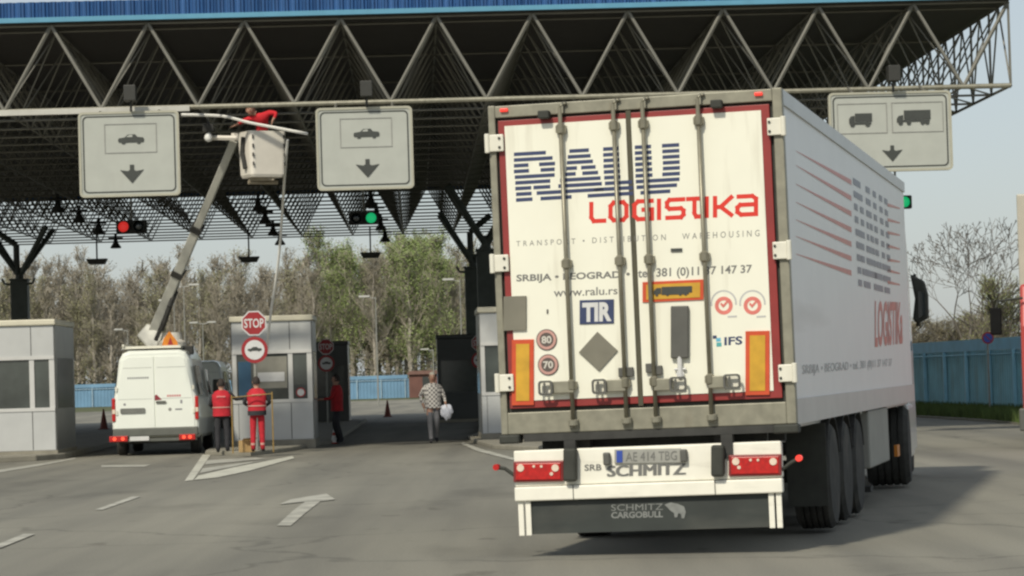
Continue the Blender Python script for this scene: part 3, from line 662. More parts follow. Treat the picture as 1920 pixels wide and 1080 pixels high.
mb = MB(); h0 = V(292, 638, 66.8); h1 = V(330, 545, 66.4); mb.tube(h0, h1, 0.05); mb.tube(h1, V(345, 505, 66.3), 0.03); mb.path([h1, V(318, 575, 66.4), V(303, 618, 66.7)], 0.07); mb.build('lift_cylinder', CHAS, vanO)
mb = MB(); mb.tube(V(385, 258, 63.4), V(452, 259, 63.1), 0.06); mb.tube(V(440, 262, 63.4), V(440, 250, 63.4), 0.09); mb.tube(V(452, 259, 63.1), V(456, 275, 63.1), 0.05)
mb.build('basket_arm', BASK, vanO)
# basket: open fibreglass bucket with rounded edges
bc = V(493, 342, 62.8); bw, bd, bh = 0.90, 0.72, 1.12
mb = MB(); o_ = rrect(-bw / 2, bw / 2, -bd / 2, bd / 2, 0.10, 4); i_ = [(x * 0.93, z * 0.92) for x, z in o_]; n = len(o_)
ca, sa = math.cos(R(27)), math.sin(R(27))
def bq(x, y, z, s=1.0): x, y = x * s, y * s; return (bc.x + x * ca - y * sa, bc.y + x * sa + y * ca, bc.z + z)
vs = [bq(x, y, 0.10, 0.86) for x, y in o_] + [bq(x, y, 0.0, 0.90) for x, y in o_][0:0] + [bq(x, y, 0.16, 0.93) for x, y in o_] + [bq(x, y, bh, 1.0) for x, y in o_] + [bq(x, y, bh, 1.0) for x, y in i_] + [bq(x, y, 0.18, 0.9) for x, y in i_]
fs = [(i * n + k, i * n + (k + 1) % n, (i + 1) * n + (k + 1) % n, (i + 1) * n + k) for i in range(4) for k in range(n)] + [tuple(range(n)), tuple(range(4 * n, 5 * n))]
mb.add(vs, fs); bk = mb.build('basket', BASK, vanO)
mb = MB()
for sx in (-1, 1):
    for z in (0.35, 0.55, 0.75, 0.95): mb.tube(bq(sx * bw * 0.42, -bd / 2 - 0.005, z), bq(sx * bw * 0.42, -bd / 2 - 0.005, z + 0.08), 0.02)
mb.path([bq(-bw / 2 - 0.01, -0.10, 0.3), bq(-bw / 2 - 0.03, 0.0, 0.65), bq(-bw / 2 - 0.02, -0.06, 1.0)], 0.06); mb.build('basket_strap', CHAS, bk)
mb = MB(); mb.tube(bq(-bw/2+.1, 0, 0.0), bq(bw/2-.1, 0, 0.0), 0.05); mb.box(bc.x - 0.3, bc.x + 0.25, bc.y - 0.2, bc.y + 0.2, bc.z + 0.03, bc.z + 0.11); mb.build('basket_mount', mat('basket_underside', (.30, .26, .19), .6), bk)
q = V(318, 640, 66.0); mb = MB(); mb.prism([(q.x - 0.20, q.z - 0.18), (q.x + 0.20, q.z - 0.18), (q.x + 0.18, q.z - 0.02), (q.x, q.z + 0.24), (q.x - 0.14, q.z + 0.06)], q.y, q.y + 0.03)
mb.prism([(q.x - 0.05, q.z - 0.08), (q.x + 0.08, q.z - 0.08), (q.x + 0.02, q.z + 0.10)], q.y - 0.01, q.y - 0.002, 1); mb.tube((q.x, q.y + .05, 2.5), (q.x, q.y + .05, q.z), 0.03); mb.build('warning_triangle', [ORANGE, STOPR], vanO)
q = V(352, 655, 66.2); mb = MB(); mb.box(q.x - 0.12, q.x + 0.12, q.y, q.y + 0.3, q.z - 0.12, q.z + 0.08); mb.build('roof_box', CHAS, vanO, bevel=0.02)
v2 = at(372, 760, 101); van('white van parked farther back, its roof corner showing beside the work van', v2.x, 101, PHI)

def cable(name, pix, Y, r, label, m=ROPE):
    pts = [at(u, v, Y if not isinstance(Y, tuple) else Y[0] + (Y[1] - Y[0]) * i / (len(pix) - 1)) for i, (u, v) in enumerate(pix)]
    c = pts[0]; mb = MB()
    # smooth with Catmull-Rom
    ps = [pts[0]] + pts + [pts[-1]]; out = []
    for i in range(1, len(ps) - 2):
        for k in range(6):
            t = k / 6; a, b, c2, d = ps[i - 1], ps[i], ps[i + 1], ps[i + 2]
            out.append(0.5 * ((2 * b) + (c2 - a) * t + (2 * a - 5 * b + 4 * c2 - d) * t * t + (3 * b - a - 3 * c2 + d) * t ** 3))
    out.append(pts[-1]); mb.path([o - c for o in out], r, n=6)
    return props(mb.build(name, m, loc=c), label, 'cable' if name != 'rope' else 'rope')
cable('cable', [(340, 215), (388, 216), (425, 219), (468, 230), (515, 239), (577, 251)], 62.5, 0.035, 'white bent cable stretching over the raised basket from sign to sign')
cable('rope', [(539, 262), (533, 340), (529, 400), (522, 490), (508, 585), (500, 660)], (62.5, 66.0), 0.03, 'thin white rope hanging from the basket down to the middle booth')
q = at(391, 258, 63.2); t = thing('globe_lamp', 'small white globe lamp under the canopy left of the basket', 'lamp', q, PHI)
mb = MB(); mb.lathe([(0.02, -0.10), (0.07, -0.07), (0.10, 0), (0.07, 0.07), (0.03, 0.12)], n=16); mb.build('globe', WHITEB, t, smooth=True)
mb = MB(); mb.tube((0, 0, 0.12), (0, 0, ZB - q.z), 0.03); mb.box(-0.12, 0.12, -0.1, 0.1, 0.13, 0.3); mb.build('fitting', CHAS, t)

# ================================================================== PEOPLE
def person(label, X, Y, z, rz, pose, mats, H=1.72, hat=None, hairlen=0, checks=False, tape=False):
    """mats: (top, bottom, shoe). pose: dict of joint overrides, person faces -y, x to viewer's right"""
    t = thing('person', label, 'person', (X, Y, z), rz); k = H / 1.72
    J = dict(pel=(0, 0, 0.92), wai=(0, 0, 1.06), che=(0, 0, 1.28), nek=(0, 0, 1.45), hd0=(0, -0.01, 1.53), hd1=(0, -0.015, 1.62), hd2=(0, 0, 1.69),
             shL=(-0.17, 0, 1.40), shR=(0.17, 0, 1.40), elL=(-0.25, 0.02, 1.12), elR=(0.25, 0.02, 1.12), wrL=(-0.24, -0.06, 0.88), wrR=(0.24, -0.06, 0.88),
             hiL=(-0.09, 0, 0.88), hiR=(0.09, 0, 0.88), knL=(-0.11, -0.01, 0.48), knR=(0.11, -0.01, 0.48), anL=(-0.11, 0.02, 0.08), anR=(0.11, 0.02, 0.08),
             toL=(-0.12, -0.15, 0.035), toR=(0.12, -0.15, 0.035))
    J.update(pose); J = {a: Vector(b) * k for a, b in J.items()}
    rad = dict(pel=.135, wai=.12, che=.145, nek=.055, hd0=.075, hd1=.095, hd2=.07, shL=.07, shR=.07, elL=.05, elR=.05, wrL=.03, wrR=.03, hiL=.095, hiR=.095, knL=.075, knR=.075, anL=.055, anR=.055, toL=.035, toR=.035)
    E = [('pel', 'wai'), ('wai', 'che'), ('che', 'nek'), ('nek', 'hd0'), ('hd0', 'hd1'), ('hd1', 'hd2')]
    for s in 'LR': E += [('che', 'sh' + s), ('sh' + s, 'el' + s), ('el' + s, 'wr' + s), ('pel', 'hi' + s), ('hi' + s, 'kn' + s), ('kn' + s, 'an' + s), ('an' + s, 'to' + s)]
    names = list(J.keys()); vs = [J[n_] for n_ in names]; rr = [rad[n_] * k for n_ in names]; es = [(names.index(a), names.index(b)) for a, b in E]
    for s in 'LR':       # palm and fingers
        wv = J['wr' + s]; d = (wv - J['el' + s]).normalized(); side = Vector((0, -1, 0)); side = (side - d * side.dot(d)).normalized()
        pi_ = len(vs); vs.append(wv + d * 0.075 * k); rr.append(0.026 * k); es.append((names.index('wr' + s), pi_)); names.append('palm' + s)
        for f_ in range(4):
            o = side * ((f_ - 1.5) * 0.020 * k); L = (0.065, 0.078, 0.074, 0.058)[f_] * k
            b0 = len(vs); bend = d.cross(side) * (0.3 if s == 'L' else -0.3)
            vs.append(wv + d * 0.095 * k + o); rr.append(.0095 * k); names.append('f'); es.append((pi_, b0))
            vs.append(vs[-1] + (d + bend * .4).normalized() * L * .55); rr.append(.009 * k); names.append('f'); es.append((b0, b0 + 1))
            vs.append(vs[-1] + (d + bend * 1.4).normalized() * L * .5); rr.append(.008 * k); names.append('f'); es.append((b0 + 1, b0 + 2))
        b0 = len(vs); vs.append(wv + d * 0.04 * k + side * 0.04 * k); rr.append(.011 * k); names.append('f'); es.append((pi_, b0))
        vs.append(vs[-1] + (d * .7 + side * .5).normalized() * 0.04 * k); rr.append(.009 * k); names.append('f'); es.append((b0, b0 + 1))
    me = bpy.data.meshes.new('skel'); me.from_pydata([tuple(v) for v in vs], es, [])
    o = bpy.data.objects.new('skel', me); lk(o); md = o.modifiers.new('s', 'SKIN'); md.use_smooth_shade = True
    for i, sv in enumerate(me.skin_vertices[0].data): sv.radius = (rr[i], rr[i]); sv.use_root = (i == 0)
    for nm, fy in (('che', .72), ('wai', .8), ('pel', .85)):
        me.skin_vertices[0].data[names.index(nm)].radius = (rad[nm] * k * 1.15, rad[nm] * k * fy)
    o.modifiers.new('ss', 'SUBSURF').levels = 1
    dg = bpy.context.evaluated_depsgraph_get(); m2 = bpy.data.meshes.new_from_object(o.evaluated_get(dg)); bpy.data.objects.remove(o)
    body = bpy.data.objects.new('body', m2); lk(body); body.parent = t
    m2.materials.clear()
    for m in (mats[0], mats[1], mats[2], SKIN, REFL): m2.materials.append(m)
    hn = J['nek'].z + 0.02 * k
    tips = [(J['wrL'] * 1.0), (J['wrR'] * 1.0)]; waist = J['pel'].z + 0.02 * k
    def nearest_seg(c):
        best = None
        for (a, b) in E:
            A, B = J[a], J[b]; ab = B - A; tt = max(0, min(1, (c - A).dot(ab) / ab.length_squared)); dd = (c - A - ab * tt).length
            if best is None or dd < best[0]: best = (dd, a, b)
        return best[1], best[2]
    for pl in m2.polygons:
        c = pl.center; a, b = nearest_seg(c); pl.use_smooth = True; mi = 0
        if b[:2] in ('hd',): mi = 3
        elif b[:2] == 'hi' or a[:2] in ('hi',) : mi = 1
        elif a[:2] == 'kn': mi = 1
        elif a[:2] == 'an': mi = 2
        elif b[:2] == 'wr' and (c - J[b]).length < 0.05 * k: mi = 3
        for s in 'LR':
            w_ = J['wr' + s]; d = (w_ - J['el' + s]).normalized()
            if (c - w_).dot(d) > -0.005 and (c - w_).length < 0.25 * k: mi = 3
        if a == 'pel' and c.z < waist - 0.05 * k: mi = 1
        if tape and mi == 1 and a[:2] == 'kn' and abs(c.z - 0.2 * k) < 0.03: mi = 4
        pl.material_index = mi
    # head: ellipsoid with nose, ears, eyes, mouth
    hc = (J['hd0'] + J['hd1']) / 2 + Vector((0, -0.005, 0.03 * k))
    hb = bmesh.new(); bmesh.ops.create_uvsphere(hb, u_segments=20, v_segments=14, radius=1)
    for v in hb.verts:
        x, y, z_ = v.co; wdt = 0.078 * (1 - 0.18 * max(0, -z_)); v.co = Vector((x * wdt, y * 0.098 * (1 - 0.12 * max(0, -z_)), z_ * 0.125)) * k + hc
    face_m = bpy.data.meshes.new('head'); hb.to_mesh(face_m); hb.free(); face_m.materials.append(SKIN)
    for pl in face_m.polygons: pl.use_smooth = True
    ho = bpy.data.objects.new('head', face_m); lk(ho); ho.parent = t
    fm = MB(); hx, hy, hz = hc
    fm.add([(hx - .014 * k, hy - .094 * k, hz - .02 * k), (hx + .014 * k, hy - .094 * k, hz - .02 * k), (hx, hy - .122 * k, hz - .022 * k), (hx, hy - .097 * k, hz + .02 * k)], [(0, 1, 2), (0, 2, 3), (1, 3, 2), (0, 3, 1)])
    for sx in (-1, 1): fm.tube((hx + sx * .078 * k, hy + .01, hz - .02 * k), (hx + sx * .088 * k, hy + .015, hz + .02 * k), 0.012 * k)
    fm.build('nose_and_ears', SKIN, ho)
    ey = MB()
    for sx in (-1, 1): ey.lathe([(0.004, -.004), (0.010, 0), (0.004, .004)], c=(hx + sx * .03 * k, hy - .092 * k, hz + .01 * k), axis='y', n=8)
    ey.box(hx - .022 * k, hx + .022 * k, hy - .092 * k, hy - .086 * k, hz - .055 * k, hz - .048 * k, 1); ey.build('eyes_and_mouth', [HAIR, REDD], ho)
    hr = bmesh.new(); bmesh.ops.create_uvsphere(hr, u_segments=20, v_segments=14, radius=1)
    rnd = random.Random(len(label))
    for v in hr.verts: v.co = Vector((v.co.x * 0.087, v.co.y * 0.106 + 0.012, v.co.z * 0.128 + 0.012)) * k * (1 + rnd.uniform(-.02, .02)) + hc
    cut = [v for v in hr.verts if (v.co.y - hc.y < -0.04 * k and v.co.z < hc.z + 0.05 * k) or v.co.z < hc.z - (0.05 + hairlen) * k]
    bmesh.ops.delete(hr, geom=cut, context='VERTS')
    hm = bpy.data.meshes.new('hair'); hr.to_mesh(hm); hr.free(); hm.materials.append(hat or HAIR)
    for pl in hm.polygons: pl.use_smooth = True
    hr_o = bpy.data.objects.new('cap' if hat else 'hair', hm); lk(hr_o); hr_o.parent = t
    if tape == 'vest':
        pass
    return t, J, k
def feet(u, v, z=0): q = gp(u, v, z); return q.x, q.y
# two rescue-red workers seen from behind (they face +y, so rotate by pi)
arms_in = dict(elL=(-0.30, -0.05, 1.14), elR=(0.30, -0.05, 1.14), wrL=(-0.20, -0.25, 1.06), wrR=(0.20, -0.25, 1.06))
def back_text(t, J, k, y, rows):
    pass
x, y = feet(484, 848, .10); w2, J2, k2_ = person('person in red vest and red trousers seen from behind at the middle booth', x, y, 0.10, math.pi + PHI, dict(knL=(-.10, 0, .48), knR=(.10, 0, .48), anL=(-.11, 0.02, .08), anR=(.11, .02, .08), **{k_: v_ for k_, v_ in arms_in.items()}), (DARKC, REDC, DARKC), H=1.62, tape=True)
x, y = feet(418, 850, .05); w1, J1, k1_ = person('person in red vest and dark trousers seen from behind, next to the van', x, y, 0.06, math.pi + PHI, dict(elL=(-0.34, -0.10, 1.24), wrL=(-0.58, -0.16, 1.30), elR=(0.28, -0.05, 1.14), wrR=(0.22, -0.2, 1.05)), (DARKC, DARKC, DARKC), H=1.64)
def jacket(t, k, m, back=True, hem=0.86, belt=None):
    """loose jacket shell over the torso, open at the neck and hem"""
    mb = MB(); prof = [(hem, .215, .155), (hem + .08, .21, .15), (1.10, .205, .15), (1.25, .225, .155), (1.36, .225, .14), (1.43, .17, .11), (1.47, .085, .085)]
    n = 20; vs = []
    for z, a, b in prof:
        for q in range(n):
            an = 2 * math.pi * q / n; vs.append((a * math.cos(an) * k, b * math.sin(an) * k, z * k))
    fs = [(i * n + q, i * n + (q + 1) % n, (i + 1) * n + (q + 1) % n, (i + 1) * n + q) for i in range(len(prof) - 1) for q in range(n)]
    mb.add(vs, fs); j = mb.build('jacket', m, t, smooth=True)
    if belt:
        for z0, z1 in belt:
            b = MB(); n = 20; vs = []
            for z in (z0, z1):
                for q in range(n): an = 2 * math.pi * q / n; vs.append((.222 * math.cos(an) * k, .162 * math.sin(an) * k, z * k))
            b.add(vs, [(q, (q + 1) % n, n + (q + 1) % n, n + q) for q in range(n)]); b.build('reflective_band', REFL, j)
        # lettering patch across the back: pale dashes, as unreadable as in the picture
        b = MB()
        for q in range(7): b.box((-0.10 + q * 0.03) * k, (-0.08 + q * 0.03) * k, .158 * k, .166 * k, 1.30 * k, 1.335 * k)
        b.build('back_marking', mat('pink_marking', (0.75, 0.30, 0.28), 0.6), j)
    return j
jacket(w2, k2_, REDC, belt=[(1.055, 1.08)]); jacket(w1, k1_, REDC, belt=[(1.055, 1.08)])
b = MB(); b.lathe([(.20, .80), (.205, .90)], n=20); b.build('dark_belt_hem', DARKC, w2)
# red-jacketed man at right of the booth, seen from his left, bending slightly to the left
x, y = feet(634, 832, 0); w3, J3, k3_ = person('person in dark red jacket and dark trousers facing the kiosk', x, y, 0, -math.pi / 2, dict(che=(0, -0.02, 1.28), nek=(0, -0.04, 1.45), elL=(-0.24, -0.12, 1.14), wrL=(-0.2, -0.34, 1.12), elR=(0.24, -0.12, 1.14), wrR=(0.2, -0.34, 1.12), knL=(-.1, -.08, .48), anR=(.1, .12, .08), toR=(.1, -.04, .035)), (REDD, DARKC, DARKC), H=1.74)
jacket(w3, k3_, REDD, hem=0.82)
# walker in checked shirt coming towards the camera
chk = mat('checked_shirt', (0.45, 0.43, 0.40), 0.85, 0, 0.05, 9)
n = chk.node_tree; ck = n.nodes.new('ShaderNodeTexChecker'); ck.inputs['Scale'].default_value = 19; ck.inputs[1].default_value = (0.58, 0.56, 0.52, 1); ck.inputs[2].default_value = (0.16, 0.15, 0.15, 1)
tc = n.nodes.new('ShaderNodeTexCoord'); n.links.new(tc.outputs['Object'], ck.inputs['Vector']); n.links.new(ck.outputs[0], n.nodes['Principled BSDF'].inputs['Base Color'])
x, y = feet(814, 831, 0)
w4, J4, k4_ = person('person in checked shirt and cap walking this way with a white bag', x, y, 0, R(4), dict(knL=(-.09, -.12, .50), anL=(-.07, -.16, .08), toL=(-.08, -.33, .05), knR=(.08, 0, .48), anR=(.07, .22, .12), toR=(.08, .08, .04),
    elL=(-0.31, 0.06, 1.16), wrL=(-0.24, -0.04, 0.93), elR=(0.28, 0.0, 1.14), wrR=(0.30, -0.14, 0.98)), (chk, JEANS, DARKC), H=1.72, hat=CAPM)
jacket(w4, k4_, chk, hem=0.86)
bg_ = MB(); bp_ = Vector((x, y, 0)) + Vector((0.33, -0.16, 0.80))
bm = bmesh.new(); bmesh.ops.create_icosphere(bm, subdivisions=3, radius=1); rn = random.Random(5)
for v in bm.verts:
    f_ = 1 + 0.12 * math.sin(9 * v.co.x + 4 * v.co.z) + rn.uniform(-.05, .05); v.co = Vector((v.co.x * .15 * f_, v.co.y * .08 * f_, v.co.z * .19 * (1.0 - .25 * v.co.z) * f_))
me = bpy.data.meshes.new('plastic_bag'); bm.to_mesh(me); bm.free(); me.materials.append(mat('white_plastic_bag', (0.66, 0.68, 0.76), 0.4, 0, 0.1, 9))
o = lk(bpy.data.objects.new('plastic_bag', me)); o.location = bp_; props(o, 'crumpled white plastic bag carried by the walking man', 'bag')
# worker leaning out of the basket
q = at(488, 262, 62.95)
w5, J5, k5_ = person('person in red leaning over the rim of the raised basket', q.x, q.y, q.z - 0.80, PHI, dict(pel=(.04, .06, .90), hiL=(-.05, .06, .86), hiR=(.13, .06, .86), wai=(.06, .02, 1.02), che=(0.04, -0.10, 1.17), nek=(-0.10, -0.20, 1.28), hd0=(-.15, -0.24, 1.31), hd1=(-.20, -0.28, 1.35), hd2=(-.24, -0.30, 1.38), shL=(-0.12, -0.18, 1.20), shR=(0.20, -0.12, 1.30), elL=(-0.34, -0.20, 1.13), wrL=(-0.46, -0.26, 1.06), elR=(0.36, -0.14, 1.28), wrR=(0.30, -0.30, 1.14)), (mat('bright_red_overall', (0.60, 0.02, 0.03), 0.85, 0, 0.15, 9), REDC, DARKC), H=1.84, hat=REDD)

# ------------------------------------------------------------------ small street things
def cone(u, v, h, label, m1, m2=None):
    q = gp(u, v); t = thing('traffic_cone', label, 'cone', (q.x, q.y, 0), 0, 'traffic cones'); r = h * 0.20
    mb = MB(); mb.box(-r * 1.3, r * 1.3, -r * 1.3, r * 1.3, 0.004, 0.035); mb.build('base', m1 if m2 is None else CONE, t, bevel=0.01)
    mb = MB(); mb.lathe([(r, 0.035), (r * 0.15, h)], n=18); mb.build('cone_shell', m1, t, smooth=False)
    mb = MB(); mb.lathe([(r * 0.745, h * 0.35), (r * 0.455, h * 0.68)], n=18); mb.build('band', m2 or m1, t)
cone(195, 805, 0.78, 'dark dirty traffic cone in the empty lane left of the van', CONED)
cone(727, 782, 0.72, 'dark dirty traffic cone standing in the middle lane beyond the shade', CONED)
cone(627, 832, 0.42, 'small white and red traffic cone by the feet of the red-jacketed man', SAFED, CONE)
t = thing('barrier_frame', 'ochre tubular barrier beside the workers at the middle booth', 'barrier', (*feet(437, 850, .1), .1), PHI)
mb = MB(); a = 73 / 84.0
for xx in (0, .09 * 0 + a): mb.tube((xx, 0, 0), (xx, 0, 1.25 if xx == 0 else 1.30), 0.016)
mb.build('post', OCHRE, t, split=True); mb = MB(); mb.tube((0, 0, 1.20), (a, 0, 1.26), 0.012); mb.build('rail', OCHRE, t)
q = gp(463, 848, .1); t = thing('cardboard_box', 'small tan cardboard box at the feet of the worker in red trousers', 'box', (q.x, q.y, .1), 0.4)
mb = MB(); mb.box(-.15, .15, -.12, .12, 0, .26); mb.build('box_body', CARD, t, bevel=0.01); mb = MB(); mb.add([(-.15, -.12, .262), (.15, -.12, .262), (.17, -.24, .31), (-.14, -.24, .31)], [(0, 1, 2, 3)]); mb.build('flap', CARD, t)

# ================================================================== ARTICULATED LORRY
TH = R(12.3); TW = 2.60
tr = at(1465, 165, 24.3)                      # top right rear corner
lean = R(0.75)
truck = bpy.data.objects.new('articulated_lorry', None); lk(truck)
props(truck, 'white box articulated lorry seen from its closed rear doors, with blue striped and red lettering', 'lorry')
# local axes: x right, y forward, z up
Rm = Matrix.Rotation(-TH, 4, 'Z') @ Matrix.Rotation(-lean, 4, 'Y')
off = Rm @ Vector((TW, 0, tr.z))
org = Vector((tr.x, tr.y, tr.z)) - off; org.z = 0
truck.matrix_world = Matrix.Translation(org) @ Rm
TM = Matrix.Translation(org) @ Rm; TI = TM.inverted(); HT = (TI @ Vector(tr)).z
print('truck top', HT, 'org', org)
o_l = TI @ CP
def loc_plane(u, v, axis, val):
    d = TI.to_3x3() @ ray(u, v); s = (val - o_l[axis]) / d[axis]; return o_l + d * s
def RR(u, v, y=0.0): q = loc_plane(u, v, 1, y); return q.x, q.z
def SS(u, v, x=TW): q = loc_plane(u, v, 0, x); return q.y, q.z
for nm, a in dict(tl=(918, 198), bl=(930, 812), br=(1485, 795), flapL=(985, 1000), flapR=(1467, 995), pl=(940, 230), prb=(1450, 745)).items(): print(nm, [round(z, 3) for z in RR(*a)])
print('side front', SS(1695, 345), SS(1705, 745), SS(1488, 790))
L = 13.55; ZF = 1.13
X0 = 0.0
mb = MB(); mb.box(0.02, TW - 0.02, 0.09, L, ZF + 0.02, HT - 0.01); mb.build('trailer_body', SIDEW, truck, bevel=0.02)
# alloy rails along the side
mb = MB()
for xx in (0.0, TW - 0.018):
    mb.box(xx, xx + 0.018, 0.10, L - .01, HT - 0.13, HT); mb.box(xx, xx + 0.018, 0.10, L - .01, ZF - 0.06, ZF + 0.16)
mb.box(0.1, TW - 0.1, 0.2, L - .1, ZF - 0.10, ZF + 0.015)
mb.build('side_rail', mat('rail_alloy', (0.56, 0.56, 0.54), 0.4, 0.2, 0.05, 2, dirt=((0.3, 0.29, 0.26), (1, .15, 1), .55)), truck)
fr = MB(); fr.box(0.0, 0.062, 0.0, 0.12, ZF - 0.05, HT + 0.005); fr.box(TW - 0.085, TW, 0.0, 0.12, ZF - 0.05, HT + 0.005)
fr.box(0.062, TW - 0.085, 0.0, 0.12, HT - 0.105, HT); fr.box(0.062, TW - 0.085, 0.0, 0.12, ZF - 0.05, ZF + 0.14)
fr.build('rear_frame', STEEL, truck, bevel=0.008)
gk = MB(); gk.box(0.062, TW - 0.085, 0.05, 0.07, ZF + 0.14, HT - 0.105); gk.build('door_gasket', RUBBER, truck)
SEAM = RR(1190, 500)[0]; print('seam', SEAM)
zd0, zd1 = ZF + 0.175, HT - 0.130
pl0, _ = RR(944, 330); pr0, _ = RR(1428, 300); print('panel', pl0, pr0)
pl0, pr0 = 0.142, 2.415
for a0_, a1_, w0_, w1_ in ((0.085, SEAM - 0.022, pl0, SEAM - 0.022), (SEAM + 0.022, 2.485, SEAM + 0.022, pr0)):
    d = MB(); d.box(a0_, a1_, 0.012, 0.05, zd0, zd1); do = d.build('rear_door', REDP, truck, bevel=0.004)
    d = MB(); d.box(w0_ + .002, w1_ - .002, 0.004, 0.0118, zd0 + 0.065, zd1 - 0.05); d.build('door_skin', WHITE, do)
sl_ = MB(); sl_.box(SEAM - 0.022, SEAM + 0.022, 0.006, 0.05, zd0 - .02, zd1 + .02); sl_.build('centre_seal', mat('seal_olive', (0.07, 0.065, 0.04), 0.7, 0, 0.1, 6), truck)
FYD = 0.0035           # lettering plane
def rt(mb, txt, u0, u1, vtl, vbl, vtr, vbr, bold=0.0, sx=1.0, y=FYD, mi=0):
    P = []
    for u, v in ((u0, vbl), (u1, vbr), (u0, vtl), (u1, vtr)):
        a, z = RR(u, v); P.append((a, y, z))
    text_on(mb, txt, *P, bold=bold, sx=sx, mi=mi)
# striped RALU, rows measured 0..8 (crop pixel = 880 + x/3, 140 + y/3)
rows_R = {0: [(250, 435)], 1: [(250, 468)], 2: [(250, 335), (395, 480)], 3: [(250, 335), (400, 485)], 4: [(252, 340), (395, 480)], 5: [(255, 460)], 6: [(258, 450)], 7: [(262, 350)], 8: [(262, 355)]}
def ralu_rows():
    out = []
    R_ = {0: [(250, 430)], 1: [(250, 468)], 2: [(250, 332), (392, 482)], 3: [(250, 335), (400, 480)], 4: [(255, 480)], 5: [(258, 455)], 6: [(258, 348), (360, 455)], 7: [(262, 350)], 8: [(262, 355)]}
    A_ = {0: [(562, 672)], 1: [(553, 682)], 2: [(548, 695)], 3: [(545, 605), (628, 710)], 4: [(538, 598), (635, 724)], 5: [(510, 738)], 6: [(500, 745)], 7: [(378, 755)], 8: [(400, 575)]}
    L_ = {0: [(752, 840)], 1: [(752, 842)], 2: [(754, 844)], 3: [(754, 846)], 4: [(756, 848)], 5: [(758, 850)], 6: [(762, 915)], 7: [(700, 920)], 8: [(665, 922)]}
    U_ = {0: [(930, 1022), (1083, 1180)], 1: [(930, 1024), (1085, 1181)], 2: [(932, 1026), (1086, 1182)], 3: [(932, 1026), (1088, 1183)], 4: [(934, 1028), (1088, 1184)], 5: [(934, 1030), (1085, 1184)], 6: [(936, 1182)], 7: [(940, 1168)], 8: [(962, 1130)]}
    for k in range(9):
        for tab, base in ((R_, 440), (A_, 424), (L_, 411), (U_, 396)):
            for a, b in tab[k]: out.append((k, a, b, base))
    return out
mb = MB()
for k, a, b_, base in ralu_rows():
    yl = 446 - (a - 250) * 0.058 + k * 32.2; yr = 446 - (b_ - 250) * 0.058 + k * 32.2
    P = []
    for x_, y_ in ((a, yl + 21), (b_, yr + 21), (b_, yr), (a, yl)):
        q = RR(880 + x_ / 3, 140 + (y_ - 8) / 3); P.append((q[0], FYD, q[1]))
    mb.add(P, [(0, 1, 2, 3)])
mb.build('striped_company_name', NAVY, truck)
GL = {'L': (1, [[(0, 1), (0, .22), (.18, 0), (1, 0)]]), 'O': (1, [[(.2, 0), (0, .2), (0, .8), (.2, 1), (.8, 1), (1, .8), (1, .2), (.8, 0), (.2, 0)]]),
      'G': (1, [[(1, 1), (.2, 1), (0, .8), (0, .2), (.2, 0), (1, 0), (1, .52), (.5, .52)]]), 'I': (1, [[(.5, 0), (.5, 1)]]),
      'S': (1, [[(1, 1), (.15, 1), (0, .85), (0, .62), (.15, .5), (.85, .5), (1, .38), (1, .15), (.85, 0), (0, 0)]]), 'T': (1, [[(0, 1), (1, 1)], [(.5, 1), (.5, .2), (.62, 0), (.95, 0)]]),
      'K': (1, [[(0, 0), (0, 1)], [(0, .48), (.35, .48), (1, 1)], [(.35, .48), (1, 0)]]), 'a': (1, [[(.05, 1), (.8, 1), (1, .85), (1, 0), (.2, 0), (0, .15), (0, .4), (.15, .54), (1, .54)]])}
def techno(mb, letters, P, th, y):
    """P maps (column, row fraction) to (a, z); every stroke lies 0.1 mm off the last"""
    e = 0
    for ch, c0, c1 in letters:
        for path in GL[ch][1]:
            pts = [P(c0 + th_ + (c1 - c0 - 2 * th_) * x_, z_) if c1 - c0 > 3 * th_ else P((c0 + c1) / 2, z_) for x_, z_ in path for th_ in (TPX,)]
            for k in range(len(pts) - 1):
                a_, b_ = Vector(pts[k]), Vector(pts[k + 1]); d = (b_ - a_).normalized(); n_ = Vector((-d.y, d.x)) * th / 2; x0_ = a_ - d * th * .42; x1_ = b_ + d * th * .42
                yy = y - e * 0.0001; e = (e + 1) % 9
                mb.add([(q_.x, yy, q_.y) for q_ in (x0_ - n_, x1_ - n_, x1_ + n_, x0_ + n_)], [(0, 1, 2, 3)])
TPX = 3.6
def PL(u, f):
    t_ = (u - 1105) / (1420 - 1105); vt = 382 + (367 - 382) * t_; vb = 415 + (401 - 415) * t_
    return RR(u, vb + (vt - vb) * f)
mb = MB(); techno(mb, [('L', 1105, 1137), ('O', 1141, 1178), ('G', 1186, 1226), ('I', 1231, 1240), ('S', 1247, 1285), ('T', 1286, 1318), ('I', 1319, 1331), ('K', 1337, 1375), ('a', 1379, 1421)], PL, 0.038, FYD)
mb.build('red_company_name', REDT, truck)
mb = MB(); rt(mb, 'TRANSPORT • DISTRIBUTION   WAREHOUSING', 968, 1424, 452, 462, 431, 443, bold=0.0, sx=1.7); mb.build('slogan', GREYT, truck)
mb = MB(); rt(mb, 'SRBIJA • BEOGRAD', 968, 1164, 515, 532, 508, 525, bold=0.03); rt(mb, '•', 1174, 1181, 511, 517, 511, 517); rt(mb, 'tel. 381 (0)11 37 147 37', 1196, 1410, 504, 526, 496, 516, bold=0.022)
mb.build('address_lettering', GREYT, truck); mb = MB(); rt(mb, 'www.ralu.rs', 1038, 1158, 541, 557, 537, 552, bold=0.012); mb.build('website_lettering', GREYT, truck)
def quadR(mb, pix, y0, y1, mi=0):
    mb.prism([RR(u, v) for u, v in pix], y0, y1, mi)
